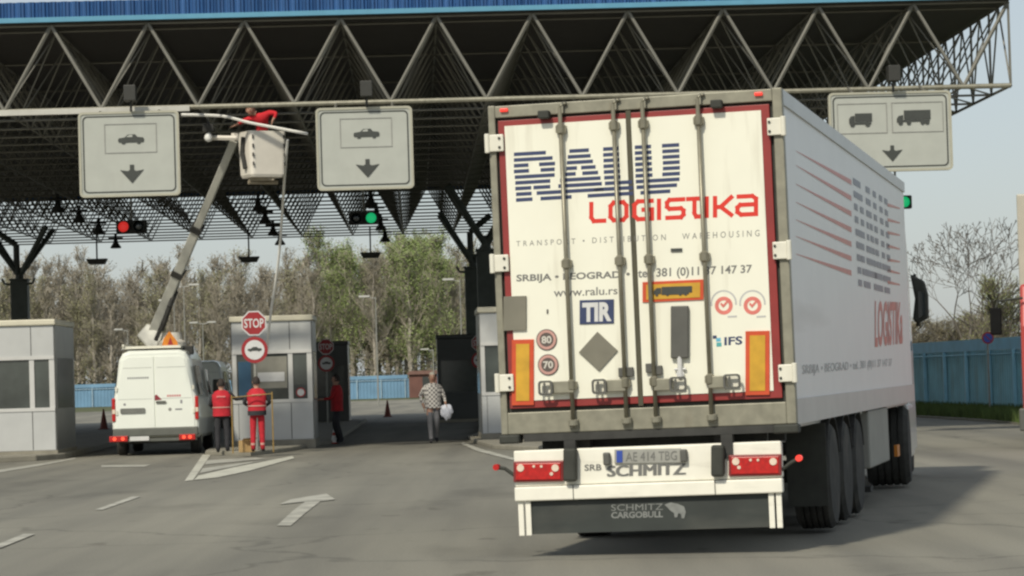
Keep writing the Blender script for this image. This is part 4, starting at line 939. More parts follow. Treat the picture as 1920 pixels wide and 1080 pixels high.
def rect_px(mb, u0, u1, v0, v1, y0, y1, mi=0, sl=-0.03):
    dv = (u1 - u0) * sl; quadR(mb, [(u0, v1), (u1, v1 + dv), (u1, v0 + dv), (u0, v0)], y0, y1, mi)
mb = MB(); rect_px(mb, 945, 987, 556, 620, -0.02, 0.003); mb.build('blank_plate', PLATE, truck)
for (u0, u1, v0, v1) in ((960, 1001, 637, 760), (1398, 1443, 621, 741)):
    mb = MB(); rect_px(mb, u0, u1, v0, v1, -0.008, 0.0035, 0, -0.02); o = mb.build('reflector_panel', ORGR, truck)
    mb = MB(); rect_px(mb, u0 + 8, u1 - 8, v0 + 8, v1 - 8, -0.012, -0.0085, 0, -0.02); mb.build('reflector_centre', YELR, o)
mb = MB(); rect_px(mb, 1205, 1319, 529, 567, -0.008, 0.0035, 0, -0.045); o = mb.build('reflector_panel', ORGR, truck)
mb = MB(); rect_px(mb, 1212, 1313, 534, 562, -0.012, -0.0085, 0, -0.045); mb.build('reflector_centre', YELR, o)
mb = MB(); rect_px(mb, 1241, 1298, 538, 550, -0.017, -0.0125, 0, -0.03); quadR(mb, [(1226, 552), (1240, 551), (1240, 540), (1232, 540), (1226, 546)], -0.017, -0.0125)
rect_px(mb, 1241, 1292, 550, 553, -0.017, -0.0125, 0, -0.03)
for u in (1232, 1252, 1276, 1286): a, z = RR(u, 553 - (u - 1232) * .03); mb.prism(circ(a, z, 0.013, 12), -0.018, -0.0173)
mb.build('lorry_symbol', SIGNB, o)
for u, v, s in ((1025, 637, '80'), (1028, 684, '70')):
    a, z = RR(u, v); mb = MB(); mb.prism(circ(a, z, 0.093, 28), -0.004, 0.003, 0); ring(mb, circ(a, z, 0.085, 28), circ(a, z, 0.062, 28), -0.0075, -0.0045, 1)
    h_ = 0.033; text_on(mb, s, (a - .045, -.007, z - h_), (a + .045, -.007, z - h_), (a - .045, -.007, z + h_), (a + .045, -.007, z + h_), bold=.03, mi=2); mb.build('speed_sticker', [mat('sticker_grey', (.10, .08, .07), .5), mat('sticker_ring', (.50, .28, .24), .5), mat('sticker_text', (.55, .52, .46), .5)], truck)
mb = MB(); rect_px(mb, 1087, 1151, 563, 608, -0.006, 0.003, 0, -0.03); rt(mb, 'TIR', 1092, 1147, 568, 604, 566, 602, bold=0.05, y=-0.008, mi=1); mb.build('white_on_navy_sticker', [NAVY, WPLATE], truck)
a, z = RR(1122, 659); mb = MB(); mb.prism([(a - .172, z), (a, z + .172), (a + .172, z), (a, z - .172)], -0.012, 0.003); mb.build('diamond_plate', PLATE, truck)
mb = MB(); rect_px(mb, 1259, 1292, 574, 672, -0.05, 0.003, 0, -0.02); o = mb.build('document_holder', DGREY, truck, bevel=0.01)
mb = MB(); a, z = RR(1276, 690); mb.tube((a, -.03, z - .09), (a, -.03, z + .10), .022, n=10); mb.tube((a - .05, -.02, z - .01), (a + .05, -.02, z - .01), .012); mb.lathe([(.01, -.004), (.035, 0), (.01, .004)], c=(a, -.03, z - .05), axis='y', n=10); mb.build('latch', WPLATE, o)
for u in (1357, 1411):
    a, z = RR(u, 573); mb = MB(); arc = [(a + .115 * math.cos(R(t_)), z + .02 + .115 * math.sin(R(t_))) for t_ in range(-10, 195, 10)]; arc2 = [(a + .100 * math.cos(R(t_)), z + .02 + .100 * math.sin(R(t_))) for t_ in range(-10, 195, 10)][::-1]
    n0 = len(arc)
    for i in range(n0 - 1): mb.add([(arc[i][0], FYD, arc[i][1]), (arc[i + 1][0], FYD, arc[i + 1][1]), (arc2[n0 - 2 - i][0], FYD, arc2[n0 - 2 - i][1]), (arc2[n0 - 1 - i][0], FYD, arc2[n0 - 1 - i][1])], [(0, 1, 2, 3)], 0)
    ring(mb, circ(a, z, .078, 24), circ(a, z, .045, 24), 0.0025, 0.0038, 1)
    mb.prism([(a - .03, z + .012), (a - .005, z - .02), (a + .055, z + .045), (a + .045, z + .06), (a - .003, z + .01), (a - .022, z + .028)], 0.0005, 0.0024, 1)
    mb.box(a + .03, a + .11, 0.002, 0.0035, z - .105, z - .09, 0); mb.build('certificate_sticker', [GREYL, mat('pale_red_film', (.65, .18, .15), .5)], truck)
mb = MB(); rt(mb, 'IFS', 1358, 1392, 632, 648, 630, 646, bold=.03, mi=0)
for du, dv, r_, mi in ((1340, 632, .017, 0), (1347, 637, .02, 1), (1348, 646, .022, 2)): a, z = RR(du, dv); mb.box(a - r_, a + r_, 0.002, 0.0035, z - r_ * .8, z + r_ * .8, mi)
mb.build('certificate_sticker', [NAVY, mat('sky_film', (.12, .42, .60), .5), mat('teal_film', (.08, .35, .36), .5)], truck)
mb = MB(); rect_px(mb, 1258, 1279, 466, 472, -0.01, 0.0035); mb.build('small_bracket', SIGNB, truck)
mb = MB(); rect_px(mb, 1025, 1028, 580, 588, -0.004, 0.0035); mb.build('small_mark', DGREY, truck)
# hinges
for sx, ps in ((0, ((925, 269), (937, 494), (946, 718))), (1, ((1446, 238), (1456, 470), (1464, 700)))):
    for u, v in ps:
        a, z = RR(u, v); x0_ = -0.03 if sx == 0 else TW - 0.145; mb = MB(); mb.box(x0_ + (0.01 if sx else 0), x0_ + 0.165, -0.035, 0.0, z - .075, z + .075)
        mb.tube((x0_ + (0.15 if sx else 0.02), -.03, z - .085), (x0_ + (0.15 if sx else 0.02), -.03, z + .085), .025, n=10)
        o = mb.build('hinge', HINGE, truck, bevel=0.012)
        mb = MB()
        for dz in (-.04, .04): mb.lathe([(.012, -.045), (.012, -.034)], c=(x0_ + (0.03 if sx else 0.13), 0, z + dz), axis='y', n=8)
        mb.build('bolt', RUBBER, o)
# lock rods
zt_ = HT - 0.07; zb_ = ZF + 0.03
rods = [RR(1064, 500)[0], RR(1164, 500)[0], RR(1219, 500)[0], RR(1323, 500)[0]]; print('rods', rods)
for i, a in enumerate(rods):
    mb = MB(); mb.tube((a, -.045, zb_), (a, -.045, zt_ + .02), .019, n=12); mb.path([(a, -.045, zt_ + .02), (a + .03, -.03, zt_ + .055), (a + .055, -.015, zt_ + .05)], .016)
    o = mb.build('lock_rod', RODM, truck, smooth=True)
    mb = MB()
    for z in (HT - 0.24, HT - 1.42, ZF + 0.36):
        mb = MB(); mb.lathe([(.02, -.05), (.036, -.035), (.036, .035), (.02, .05)], c=(a, -.045, z), n=12); mb.box(a - .045, a + .045, -.045, 0.003, z - .03, z + .03)
        mb.build('rod_guide', RODM, o, smooth=False)
    mb = MB(); mb.lathe([(.02, -.035), (.045, -.02), (.045, .02), (.02, .035)], c=(a, -.03, zb_), n=12); mb.box(a - .04, a + .04, -.03, -0.001, zb_ - .045, zb_ + .03); mb.build('cam_keeper', STEEL, o)
    mb = MB(); mb.box(a - .03, a + .03, -.05, -0.001, zt_ - .03, zt_ + .03); mb.build('cam_keeper', STEEL, o)
# handles
for i, (u0, u1, v) in enumerate(((1013, 1078, 727), (1113, 1175, 724), (1228, 1290, 721), (1330, 1391, 716))):
    a0_, z0_ = RR(u0, v); a1_, _ = RR(u1, v); mb = MB(); zz = z0_; lf = i < 2
    ra, rb = (a0_ + .10, a1_) if lf else (a0_, a1_ - .12)
    mb.box(ra, rb, -.07, -.05, zz - .055, zz + .05); h = mb.build('lock_handle', STEEL, truck, bevel=0.006)
    ha, hb_ = (a0_, a0_ + .13) if lf else (a1_ - .15, a1_); mb = MB(); ring(mb, rrect(ha, hb_, zz - .07, zz + .06, .03), rrect(ha + .018, hb_ - .018, zz - .052, zz + .042, .02), -.095, -.075)
    mb.box(ha + .045, ha + .065, -.09, -.08, zz - .05, zz + .04); mb.build('handle_catch', DGREY, h)
    mb = MB(); mb.box(ha + .02, hb_ - .02, -.03, 0.003, zz - .05, zz + .04); mb.build('catch_plate', HINGE, h)
for u, v in ((1168, 698), (1182, 697), (1219, 690), (1236, 694)):
    a, z = RR(u, v); mb = MB(); mb.box(a - .035, a + .03, -.035, 0.003, z - .04, z + .04); mb.build('door_stop', DGREY, truck, bevel=.006)
for u, v in ((1022, 216), (1345, 196)):
    a, z = RR(u, v); mb = MB(); mb.box(a - .05, a + .05, -.09, 0.003, z - .035, z + .035); mb.build('rubber_buffer', RUBBER, truck, bevel=.01)
for u, v in ((945, 197), (1422, 165)):
    a, z = RR(u, v); mb = MB(); mb.box(a - .035, a + .035, -.03, 0.0, HT - .055, HT - .025); mb.build('top_marker_lamp', MARKL, truck, bevel=.006)
# corner blocks under the frame
for x0_, x1_ in ((-0.01, 0.17), (TW - 0.20, TW + 0.02)):
    mb = MB(); mb.box(x0_, x1_, -0.06, 0.12, ZF - 0.13, ZF - 0.053); mb.build('ramming_buffer', RUBBER, truck, bevel=.015)
# chassis
mb = MB(); mb.box(0.20, TW - 0.2, 0.0, 0.14, ZF - .12, ZF - .052)
for x_ in (0.62, 1.86): mb.box(x_, x_ + .14, 0.14, 11.6, 0.86, ZF - .10)
for y_ in (0.3, 1.6, 2.9, 4.2, 5.5, 6.9, 8.4, 10): mb.box(0.3, TW - .3, y_, y_ + .1, .9, ZF - .11)
mb.box(0.56, 0.66, -.02, .1, 0.8, ZF - .121); mb.box(TW - .66, TW - .56, -.02, .1, 0.8, ZF - .121)
mb.build('chassis', CHAS, truck)
# bumper beam with lamps
_, zb1 = RR(1215, 905); _, zb0 = RR(1215, 932); _, zp1 = RR(1215, 836); a_l, _ = RR(964, 880); a_r, _ = RR(1466, 870); _, zfl = RR(1215, 998)
print('bumper', a_l, a_r, zp1, zb1, zb0, zfl)
zfl = max(zfl, 0.20)
mb = MB(); mb.box(a_l, a_r, 0.0, 0.10, zb1 + .004, zp1); mb.build('light_bar', BUMPW, truck, bevel=.012)
mb = MB(); mb.box(a_l, a_r, -0.03, 0.08, zb0, zb1); mb.build('underrun_bar', BUMPW, truck, bevel=.012)
mb = MB()
for a in (1016, 1337):
    q = RR(a + 65, 940)[0]
for u in (1076, 1342): a = RR(u, 920)[0]; mb.box(a - .004, a + .004, -.033, -.0302, zb0, zb1)
mb.build('bar_joint', DGREY, truck)
for u0, u1, v0, v1 in ((966, 1056, 868, 901), (1369, 1464, 856, 890)):
    mb = MB(); rect_px(mb, u0 - 2, u1 + 2, v0 - 3, v1 + 3, -0.035, 0.0, 0, -0.02); o = mb.build('lamp_cluster', mat('lamp_surround', (.20, .02, .02), .5), truck, bevel=.01)
    mb = MB(); rect_px(mb, u0 + 3, u1 - 3, v0 + 1, v1 - 1, -0.045, -0.0355, 0, -0.02); mb.build('red_lens', LAMPR, o, bevel=.006)
    mb = MB()
    for u in (u0 + 12, u1 - 13): a, z = RR(u, v0 + 9); mb.prism(circ(a, z, .032, 16), -0.052, -0.0455)
    mb.build('round_lens', LAMPW, o)
    mb = MB()
    for u in ((u0 + u1) / 2 - 8, (u0 + u1) / 2 + 6): a, z = RR(u, v0 + 6); mb.prism(circ(a, z, .012, 10), -0.052, -0.0455)
    a, z = RR(u1 - 20 if u0 < 1000 else u0 + 18, v0 + 20); mb.prism(circ(a, z, .016, 10), -0.052, -0.0455); mb.build('small_lens', LAMPW, o)
for u in (1072, 1348):
    mb = MB(); rect_px(mb, u - 12, u + 12, 840 if u < 1200 else 834, 902 if u < 1200 else 893, -0.11, 0.0, 0, 0); mb.build('bumper_rubber', RUBBER, truck, bevel=.02)
mb = MB(); rect_px(mb, 1153, 1277, 843, 869, -0.02, 0.0, 0, -.02); rect_px(mb, 1157, 1168, 845, 867, -0.026, -.0205, 1, -.02); rt(mb, 'AE 414 TBG', 1174, 1270, 848, 865, 845, 862, bold=.0, y=-.024, mi=2)
mb.build('number_plate', [mat('plate_dim', (.30, .30, .27), .5), BLUEP, GREYT], truck)
for u, v in ((1139, 859), (1283, 853)):
    a, z = RR(u, v); mb = MB(); mb.box(a - .03, a + .03, -.06, 0.0, z - .06, z + .05); mb.build('plate_lamp', DGREY, truck, bevel=.012)
mb = MB(); rt(mb, 'SRB', 1096, 1128, 871, 883, 870, 882, bold=.02, y=-.004); rt(mb, 'SCHMITZ', 1139, 1284, 873, 893, 868, 889, bold=0, y=-.004); rt(mb, 'SCHMITZ', 1140.3, 1285.3, 873, 893, 868, 889, bold=0, y=-.0045); rt(mb, 'SCHMITZ', 1141.5, 1286.5, 873.5, 893.5, 868.5, 889.5, bold=0, y=-.005); rt(mb, 'SCHMITZ', 1138, 1283, 873.8, 893.8, 868.8, 889.8, bold=0, y=-.0055); mb.build('maker_lettering', GREYT, truck)
# flap
a0_, a1_ = a_l + .10, a_r - .10
mb = MB(); mb.box(a0_, a1_, 0.03, 0.05, zfl, zb0); mb.build('mud_flap', FLAP, truck)
for xx in (a_l + .02, a_l + .085, a_r - .13, a_r - .065):
    mb = MB(); mb.box(xx, xx + .048, 0.005, 0.028, zfl - .01, zb0 - .002); mb.build('flap_bracket', BUMPW, truck, bevel=.004)
FG = mat('flap_print', (.20, .21, .20), .6, 0, .2, 12)
mb = MB(); 
def rtf(txt, u0, u1, v0, v1, bold): 
    P = []
    for u, v in ((u0, v1), (u1, v1 - 2), (u0, v0), (u1, v0 - 2)): q = loc_plane(u, v, 1, 0.028); P.append((q.x, 0.028, q.z))
    text_on(mb, txt, *P, bold=bold)
rtf('SCHMITZ', 1146, 1243, 946, 958, .0); rtf('CARGOBULL', 1146, 1243, 960, 972, .03)
an_ = [(1246, 946), (1258, 942), (1272, 945), (1283, 950), (1286, 960), (1283, 972), (1278, 972), (1277, 964), (1272, 962), (1270, 970), (1265, 970), (1264, 962), (1258, 958), (1252, 952)]
mb.prism([(loc_plane(u, v, 1, .028).x, loc_plane(u, v, 1, .028).z) for u, v in an_], 0.024, 0.028)
mb.build('flap_print', FG, truck)
# marker arms
for pts in (((966, 893), (946, 879), (931, 876)), ((1464, 882), (1482, 868), (1498, 859))):
    P = [(RR(*q)[0], .02, RR(*q)[1]) for q in pts]; mb = MB(); mb.path(P, .016, n=8); o = mb.build('marker_arm', RUBBER, truck)
    mb = MB(); e = P[-1]; mb.tube((e[0], e[1] - .05, e[2]), (e[0], e[1] + .03, e[2]), .028, n=12); mb.build('marker_lamp', MARKL if pts[0][0] > 1000 else LAMPR, o)
# ---- side lettering
def st(mb, txt, u0, u1, vtl, vbl, vtr, vbr, bold=0.0, mi=0, x=TW - .0165):
    P = []
    for u, v in ((u0, vbl), (u1, vbr), (u0, vtl), (u1, vtr)): q = SS(u, v, TW - .02); P.append((x, q[0], q[1]))
    text_on(mb, txt, *P, bold=bold, mi=mi)
mb = MB()
for i, (ya, yb) in enumerate(((283, 342), (310, 372), (345, 401), (379, 431), (412, 458), (443, 485), (476, 512))):
    a = SS(1492, ya, TW - .02); b_ = SS(1596, yb, TW - .02); mb.add([(TW - .0165, a[0], a[1] - .002), (TW - .0165, b_[0], b_[1] - .028), (TW - .0165, b_[0], b_[1] + .028), (TW - .0165, a[0], a[1] + .002)], [(0, 1, 2, 3)])
for ya, yb in ((384, 391), (412, 418), (436, 441), (461, 467), (487, 491), (507, 513), (529, 534)):
    a = SS(1664, ya, TW - .02); b_ = SS(1687, yb, TW - .02); mb.add([(TW - .0165, a[0], a[1] - .02), (TW - .0165, b_[0], b_[1] - .008), (TW - .0165, b_[0], b_[1] + .008), (TW - .0165, a[0], a[1] + .02)], [(0, 1, 2, 3)])
mb.build('side_speed_line', REDF, truck, split=True)
# RALU on the side: same row table mapped between y/z extents
ya, za = SS(1599, 333, TW - .02); yb, zb_s = SS(1663, 360, TW - .02); _, zc = SS(1599, 535, TW - .02); print('side ralu', ya, yb, za, zc)
mb = MB()
for k, a, b_, base in ralu_rows():
    f0, f1 = (a - 250) / 935, (b_ - 250) / 935; zt2 = za - (za - zc) * (k / 8.6); hh = (za - zc) / 8.6 * 0.52
    y0_, y1_ = ya + (yb - ya) * f0, ya + (yb - ya) * f1; mb.add([(TW - .0165, y0_, zt2 - hh), (TW - .0165, y1_, zt2 - hh), (TW - .0165, y1_, zt2), (TW - .0165, y0_, zt2)], [(0, 1, 2, 3)])
mb.build('side_striped_name', NAVYF, truck)
mb = MB(); st(mb, 'LOGISTIKa', 1640, 1692, 563, 652, 566, 645, .03); mb.build('side_red_name', REDF, truck)
mb = MB(); st(mb, 'SRBIJA • BEOGRAD • tel. 381 (0)11 37 147 37', 1504, 1672, 684, 707, 672, 690, .01); mb.build('side_address', GREYL, truck)
# ---- running gear
def wheel(x, y, r=0.50, w_=0.36, out=1, rimm=STEEL, parent=truck):
    h = w_ / 2; mb = MB(); pf = [(r * .56, -h), (r * .9, -h), (r, -h * .78)]
    for g_ in (-.5, -.17, .17, .5): pf += [(r, h * (g_ - .05)), (r * .965, h * (g_ - .04)), (r * .965, h * (g_ + .04)), (r, h * (g_ + .05))]
    mb.lathe(pf + [(r, h * .78), (r * .9, h), (r * .56, h)], c=(x, y, r), axis='x', n=32); o = mb.build('wheel', TYRE, parent)
    mb = MB(); s = out
    prof = [(r * .56, s * h * .98), (r * .52, s * h * .7), (r * .30, s * h * .55), (r * .22, s * h * .9), (r * .10, s * h * .95)]
    if s < 0: prof = prof
    mb.lathe(prof, c=(x, y, r), axis='x', n=24); mb.build('rim', rimm, o)
    return o
for y_ in (3.15, 4.46, 5.77):
    wheel(TW - .20, y_, .51); wheel(.20, y_, .51, out=-1)
    mb = MB(); mb.tube((.3, y_, .52), (TW - .3, y_, .52), .07, n=10); mb.build('axle', CHAS, truck)
    for x_ in (TW - .42, .02):
        mb = MB()   # wing over the wheel
        for k in range(6):
            a0r, a1r = R(20 + k * 140 / 6), R(20 + (k + 1) * 140 / 6); rr_ = .60
            mb.add([(x_, y_ + rr_ * math.cos(a0r), .51 + rr_ * math.sin(a0r)), (x_ + .4, y_ + rr_ * math.cos(a0r), .51 + rr_ * math.sin(a0r)), (x_ + .4, y_ + rr_ * math.cos(a1r), .51 + rr_ * math.sin(a1r)), (x_, y_ + rr_ * math.cos(a1r), .51 + rr_ * math.sin(a1r))], [(0, 1, 2, 3)])
        o = mb.build('mudguard', CHAS, truck); md = o.modifiers.new('sol', 'SOLIDIFY'); md.thickness = .02
mb = MB(); mb.box(TW - .40, TW - .02, 2.45, 2.47, .25, ZF - .1); mb.box(.02, .40, 2.45, 2.47, .25, ZF - .1); mb.build('rear_wing_flap', RUBBER, truck, split=True)
mb = MB(); mb.box(TW - .62, TW - .03, 7.1, 9.6, .42, ZF - .07); mb.box(.03, .62, 7.1, 9.6, .42, ZF - .07); mb.build('pallet_box', mat('pallet_box_grey', (.28, .28, .25), .6, 0, .08, 3), truck, bevel=.02, split=True)
mb = MB(); mb.box(TW - .6, TW - .45, 10.2, 10.35, .1, ZF - .06); mb.box(.45, .6, 10.2, 10.35, .1, ZF - .06); mb.box(TW - .75, TW - .32, 10.1, 10.45, .03, .1); mb.box(.32, .75, 10.1, 10.45, .03, .1); mb.build('landing_leg', CHAS, truck, split=True)
mb = MB(); mb.box(TW - .09, TW - .05, 11.0, 11.35, .42, .56); mb.build('orange_side_marker', ORANGE, truck)
# ---- tractor
n_before = set(bpy.data.objects)
for y_, ss_ in ((12.6, 1), (16.3, 1)):
    wheel(TW - .28, y_, .51, .55 if y_ < 14 else .34); wheel(.28, y_, .51, .55 if y_ < 14 else .34, out=-1)
mb = MB(); mb.box(.75, 1.0, 11.3, 16.8, .75, 1.05); mb.box(1.6, 1.85, 11.3, 16.8, .75, 1.05); mb.box(.8, 1.8, 11.9, 12.9, 1.0, 1.13); mb.tube((.3, 12.6, .52), (TW - .3, 12.6, .52), .1); mb.tube((.3, 16.3, .52), (TW - .3, 16.3, .52), .08); mb.build('tractor_chassis', CHAS, truck)
mb = MB(); prof_ = [(14.25, 1.0), (14.25, 3.45), (14.5, 3.72), (15.6, 3.72), (16.45, 3.05), (16.62, 2.1), (16.66, .55), (16.85, .40), (16.6, .32), (16.6 - .05, .32), (15.72, .95)]
prof_ = [(14.25, 1.0), (14.25, 3.45), (14.5, 3.72), (15.6, 3.72), (16.45, 3.05), (16.70, 1.9), (16.82, .40), (16.92, .35), (15.68, .35), (15.68, 1.0)]
mb.prism(prof_, 0.06, TW - .06, fn=lambda x_, y_, z_: (y_, x_, z_)); cab = mb.build('cab', CABP, truck, bevel=.05)
mb = MB(); mb.add([(TW - .055, 15.3, 1.75), (TW - .055, 16.35, 1.75), (TW - .055, 16.1, 2.6), (TW - .055, 15.3, 2.65)], [(0, 1, 2, 3)]); mb.build('door_window', GLASS, cab)
mb = MB(); mb.box(TW - .35, TW - .03, 13.3, 15.0, .30, 1.02); mb.box(.03, .35, 13.3, 15.0, .30, 1.02); mb.build('fuel_tank_fairing', CABP, truck, bevel=.05, split=True)
mb = MB(); mb.box(TW - .10, TW - .04, 13.75, 14.2, 1.1, 3.4); mb.box(.04, .10, 13.75, 14.2, 1.1, 3.4); mb.build('side_deflector', mat('deflector_dark', (.12, .12, .11), .5), truck, bevel=.015, split=True)
# mirror
m0 = loc_plane(1712, 560, 1, 16.2)
def MP(u, v, y=16.2): q = loc_plane(u, v, 1, y); return (q.x, q.z)
mb = MB(); mb.prism([MP(1707, 514), MP(1733, 527), MP(1740, 552), MP(1741, 596), MP(1722, 607), MP(1712, 600), MP(1716, 560)], 16.1, 16.32); o = mb.build('mirror', RUBBER, truck, bevel=.03)
mb = MB(); mb.tube((TW - .1, 16.2, MP(1712, 518)[1]), (*[MP(1712, 516)[0], 16.2, MP(1712, 516)[1]],), .03); mb.tube((TW - .1, 16.2, MP(1712, 612)[1]), (MP(1722, 603)[0], 16.2, MP(1722, 603)[1]), .03); mb.build('mirror_arm', RUBBER, o)
mb = MB(); mb.prism([MP(1722, 545), MP(1735, 550), MP(1736, 590), MP(1723, 597)], 16.085, 16.095); mb.build('mirror_glass', GLASS, o)

YAW = Matrix.Translation((TW / 2, 12.2, 0)) @ Matrix.Rotation(R(2.2), 4, 'Z') @ Matrix.Translation((-TW / 2, -12.2, 0))
for o in set(bpy.data.objects) - n_before:      # the tractor stands slightly turned about the coupling
    if o.type == 'MESH' and o.name.split('.')[0] not in ('mirror', 'mirror_arm', 'mirror_glass'): o.data.transform(YAW)
# ================================================================== RIGHT EDGE LORRY
q = at(1911, 700, 50.0)
t = thing('red_lorry', 'red lorry with tall beige box only just entering the picture at the right edge', 'lorry', (q.x, 50.0, 0), R(-12.5))
mb = MB(); mb.box(-0.02, 2.5, 1.9, 9.5, 1.15, 4.65); mb.build('cargo_box', TRKBOX, t, bevel=.03)
mb = MB(); mb.prism([(0, .45), (0, 2.2), (.35, 2.95), (1.7, 3.0), (1.7, .45)], .05, 2.45, fn=lambda x_, y_, z_: (y_, x_, z_)); cb = mb.build('cab', TRKRED, t, bevel=.05)
mb = MB(); mb.add([(.25, .06, 1.55), (2.25, .06, 1.55), (2.2, .35, 2.8), (.3, .35, 2.8)], [(0, 1, 2, 3)]); mb.build('windscreen', GLASS, cb)
mb = MB(); mb.add([(.044, .25, 1.5), (.044, 1.3, 1.5), (.044, 1.3, 2.5), (.044, .45, 2.5)], [(0, 1, 2, 3)]); mb.build('door_window', GLASS, cb)
mb = MB(); mb.box(-.02, 2.52, -.1, .05, .35, .75); mb.build('bumper', DGREY, t, bevel=.03)
for y_ in (1.0, 7.2):
    wheel(.18, y_, .48, .30, out=-1, parent=t); wheel(2.32, y_, .48, .30, parent=t)
mq = at(1872, 602, 49.8) - Vector((q.x, 50.0, 0))
mb = MB(); mb.box(mq.x - .10, mq.x + .10, -.12, .02, mq.z - .24, mq.z + .24); mi_ = mb.build('mirror', mat('mirror_black', (.01, .01, .01), .9, 0, .1, 5, spec=.1), t, bevel=.03)
mb = MB(); mb.path([(mq.x, -.05, mq.z + .22), (mq.x + .05, -.05, mq.z + .36), (.1, .1, mq.z + .40)], .025); mb.build('mirror_arm', RUBBER, mi_)
q = gp(1873, 786); cz = at(1873, 633, 79).z; t = thing('round_sign', 'small round red and blue sign on a pole by the turquoise fence', 'road sign', (q.x, 79, 0))
mb = MB(); mb.prism(circ(0, cz, .17), 0, .02); mb.prism(circ(0, cz, .125), -.006, -.001, 1); mb.prism([(-.11, cz + .09), (-.09, cz + .11), (.11, cz - .09), (.09, cz - .11)], -.01, -.007); mb.build('sign_plate', [STOPR, BLUEP], t)
mb = MB(); mb.tube((0, .05, 0), (0, .05, cz + .1), .03); mb.build('pole', GALV, t)

# ================================================================== FENCES
def sheet_fence(name, label, A, B, h, post_every, m_sheet, m_cap, m_post, cap=.35, zb0=0):
    A = Vector((*A, 0)); B = Vector((*B, 0)); d = (B - A); Ln = d.length; t = thing(name, label, 'fence', A, math.atan2(d.y, d.x))
    mb = MB(); x = 0; prof = []
    while x < Ln:
        prof += [(x, 0), (x + .12, 0), (x + .15, .03), (x + .25, .03)]; x += .28
    vs = [(a, b, 0) for a, b in prof] + [(a, b, h - cap) for a, b in prof]; n = len(prof)
    mb.add(vs, [(k, k + 1, n + k + 1, n + k) for k in range(n - 1)]); mb.build('sheet_panel', m_sheet, t)
    mb = MB(); mb.box(0, Ln, -.06, .10, h - cap + .005, h); mb.build('cap_rail', m_cap, t)
    mb = MB(); mb.tube((0, -.05, h - cap - .12), (Ln, -.05, h - cap - .12), .03); mb.build('rail', m_post, t)
    x = .3
    while x < Ln:
        mb = MB(); mb.box(x, x + .09, -.13, -.03, 0, h - cap); mb.build('post', m_post, t); x += post_every
    return t
fa = at(1720, 783, 94.6); fb = at(1900, 783, 81.0)
dd = Vector((fb.x - fa.x, 81.0 - 94.6)).normalized()
sheet_fence('sheet_fence', 'tall turquoise sheet metal fence with a brighter top band, beyond the lorry cab', (fa.x - 14.0 * dd.x, 94.6 - 14.0 * dd.y), (fb.x + 10 * dd.x, 81 + 10 * dd.y), 2.27, 3.1, FENB, FENC, FENP)
fl0 = at(-60, 745, 235); fr0 = at(765, 745, 235)
sheet_fence('far_fence', 'long low blue fence far away in front of the woods', (fl0.x, 235), (fr0.x, 235), 1.9, 2.0, FARB, FARB, mat('far_post_pale', (.30, .42, .50), .5), cap=.3)
q = at(800, 745, 232); t = thing('red_shed', 'small dull red shed at the far end of the blue fence', 'shed', (q.x, 232, 0))
mb = MB(); mb.box(-1.4, 1.6, 0, 2, 0, 1.9); mb.build('wall', mat('shed_red', (.15, .07, .055), .8, 0, .2, 1), t); mb = MB(); mb.prism([(-1.6, 1.9), (1.8, 1.9), (1.5, 2.2), (-1.3, 2.2)], -.2, 2.2); mb.build('roof', mat('shed_roof', (.18, .10, .08), .8), t)
mb = MB(); mb.box(-.3, .5, -.03, -.003, 0, 1.7); mb.build('door', BOOTHD, t)
for u, v, w_, h_, s in ((166, 752, 1.2, 1.1, 'leaning white panel on the far verge next to the left booth'), (186, 757, .7, 1.2, 'upright white block on the far verge between the left booth and the van')):
    q = gp(u, v + 2); t = thing('white_block', s, 'block', (q.x, q.y, -0.02)); mb = MB()
    mb.prism([(-w_ / 2, 0), (w_ / 2 * .6, 0), (w_ / 2, .3), (w_ * .2, h_), (-w_ * .3, h_ * .8)], -.3, .3); mb.build('block_body', mat('far_white', (.5, .5, .47), .7), t, bevel=.05)

# ================================================================== LAMP POSTS (far)
def lamp_post(u, v, Y, heads, label):
    q = at(u, v, Y); t = thing('lamp_post', label, 'lamp post', (q.x, Y, 0), 0, 'far lamp posts'); r = .035 * Y / 150
    mb = MB(); mb.tube((0, 0, 0), (0, 0, q.z), r * 1.3, r * .7, n=8); mb.build('pole', GALV, t)
    for s in heads:
        mb = MB(); mb.tube((0, 0, q.z - .1), (s * .7, 0, q.z), r * .5); mb.box(min(s * .35, s * 1.0), max(s * .35, s * 1.0), -.15, .15, q.z - .03, q.z + .08); mb.build('lamp_head', mat('lamp_head_pale', (.46, .46, .43), .4), t, bevel=.03)
lamp_post(344, 535, 180, (-1, 1), 'far lamp post with two heads right behind the crane boom')
lamp_post(326, 563, 185, (-1,), 'far single-head lamp post hidden by the foot of the crane boom')
lamp_post(380, 605, 215, (-1, 1), 'far lamp post above the right side of the work van')
lamp_post(704, 556, 170, (-1,), 'far lamp post in the middle lane, above the dark cone')
lamp_post(862, 524, 165, (-1,), 'far lamp post just left of the tree-like column beside the lorry')
lamp_post(812, 655, 225, (-1,), 'low far pole above the walking man')
lamp_post(239, 618, 215, (-1,), 'far lamp post above the left shoulder of the work van')

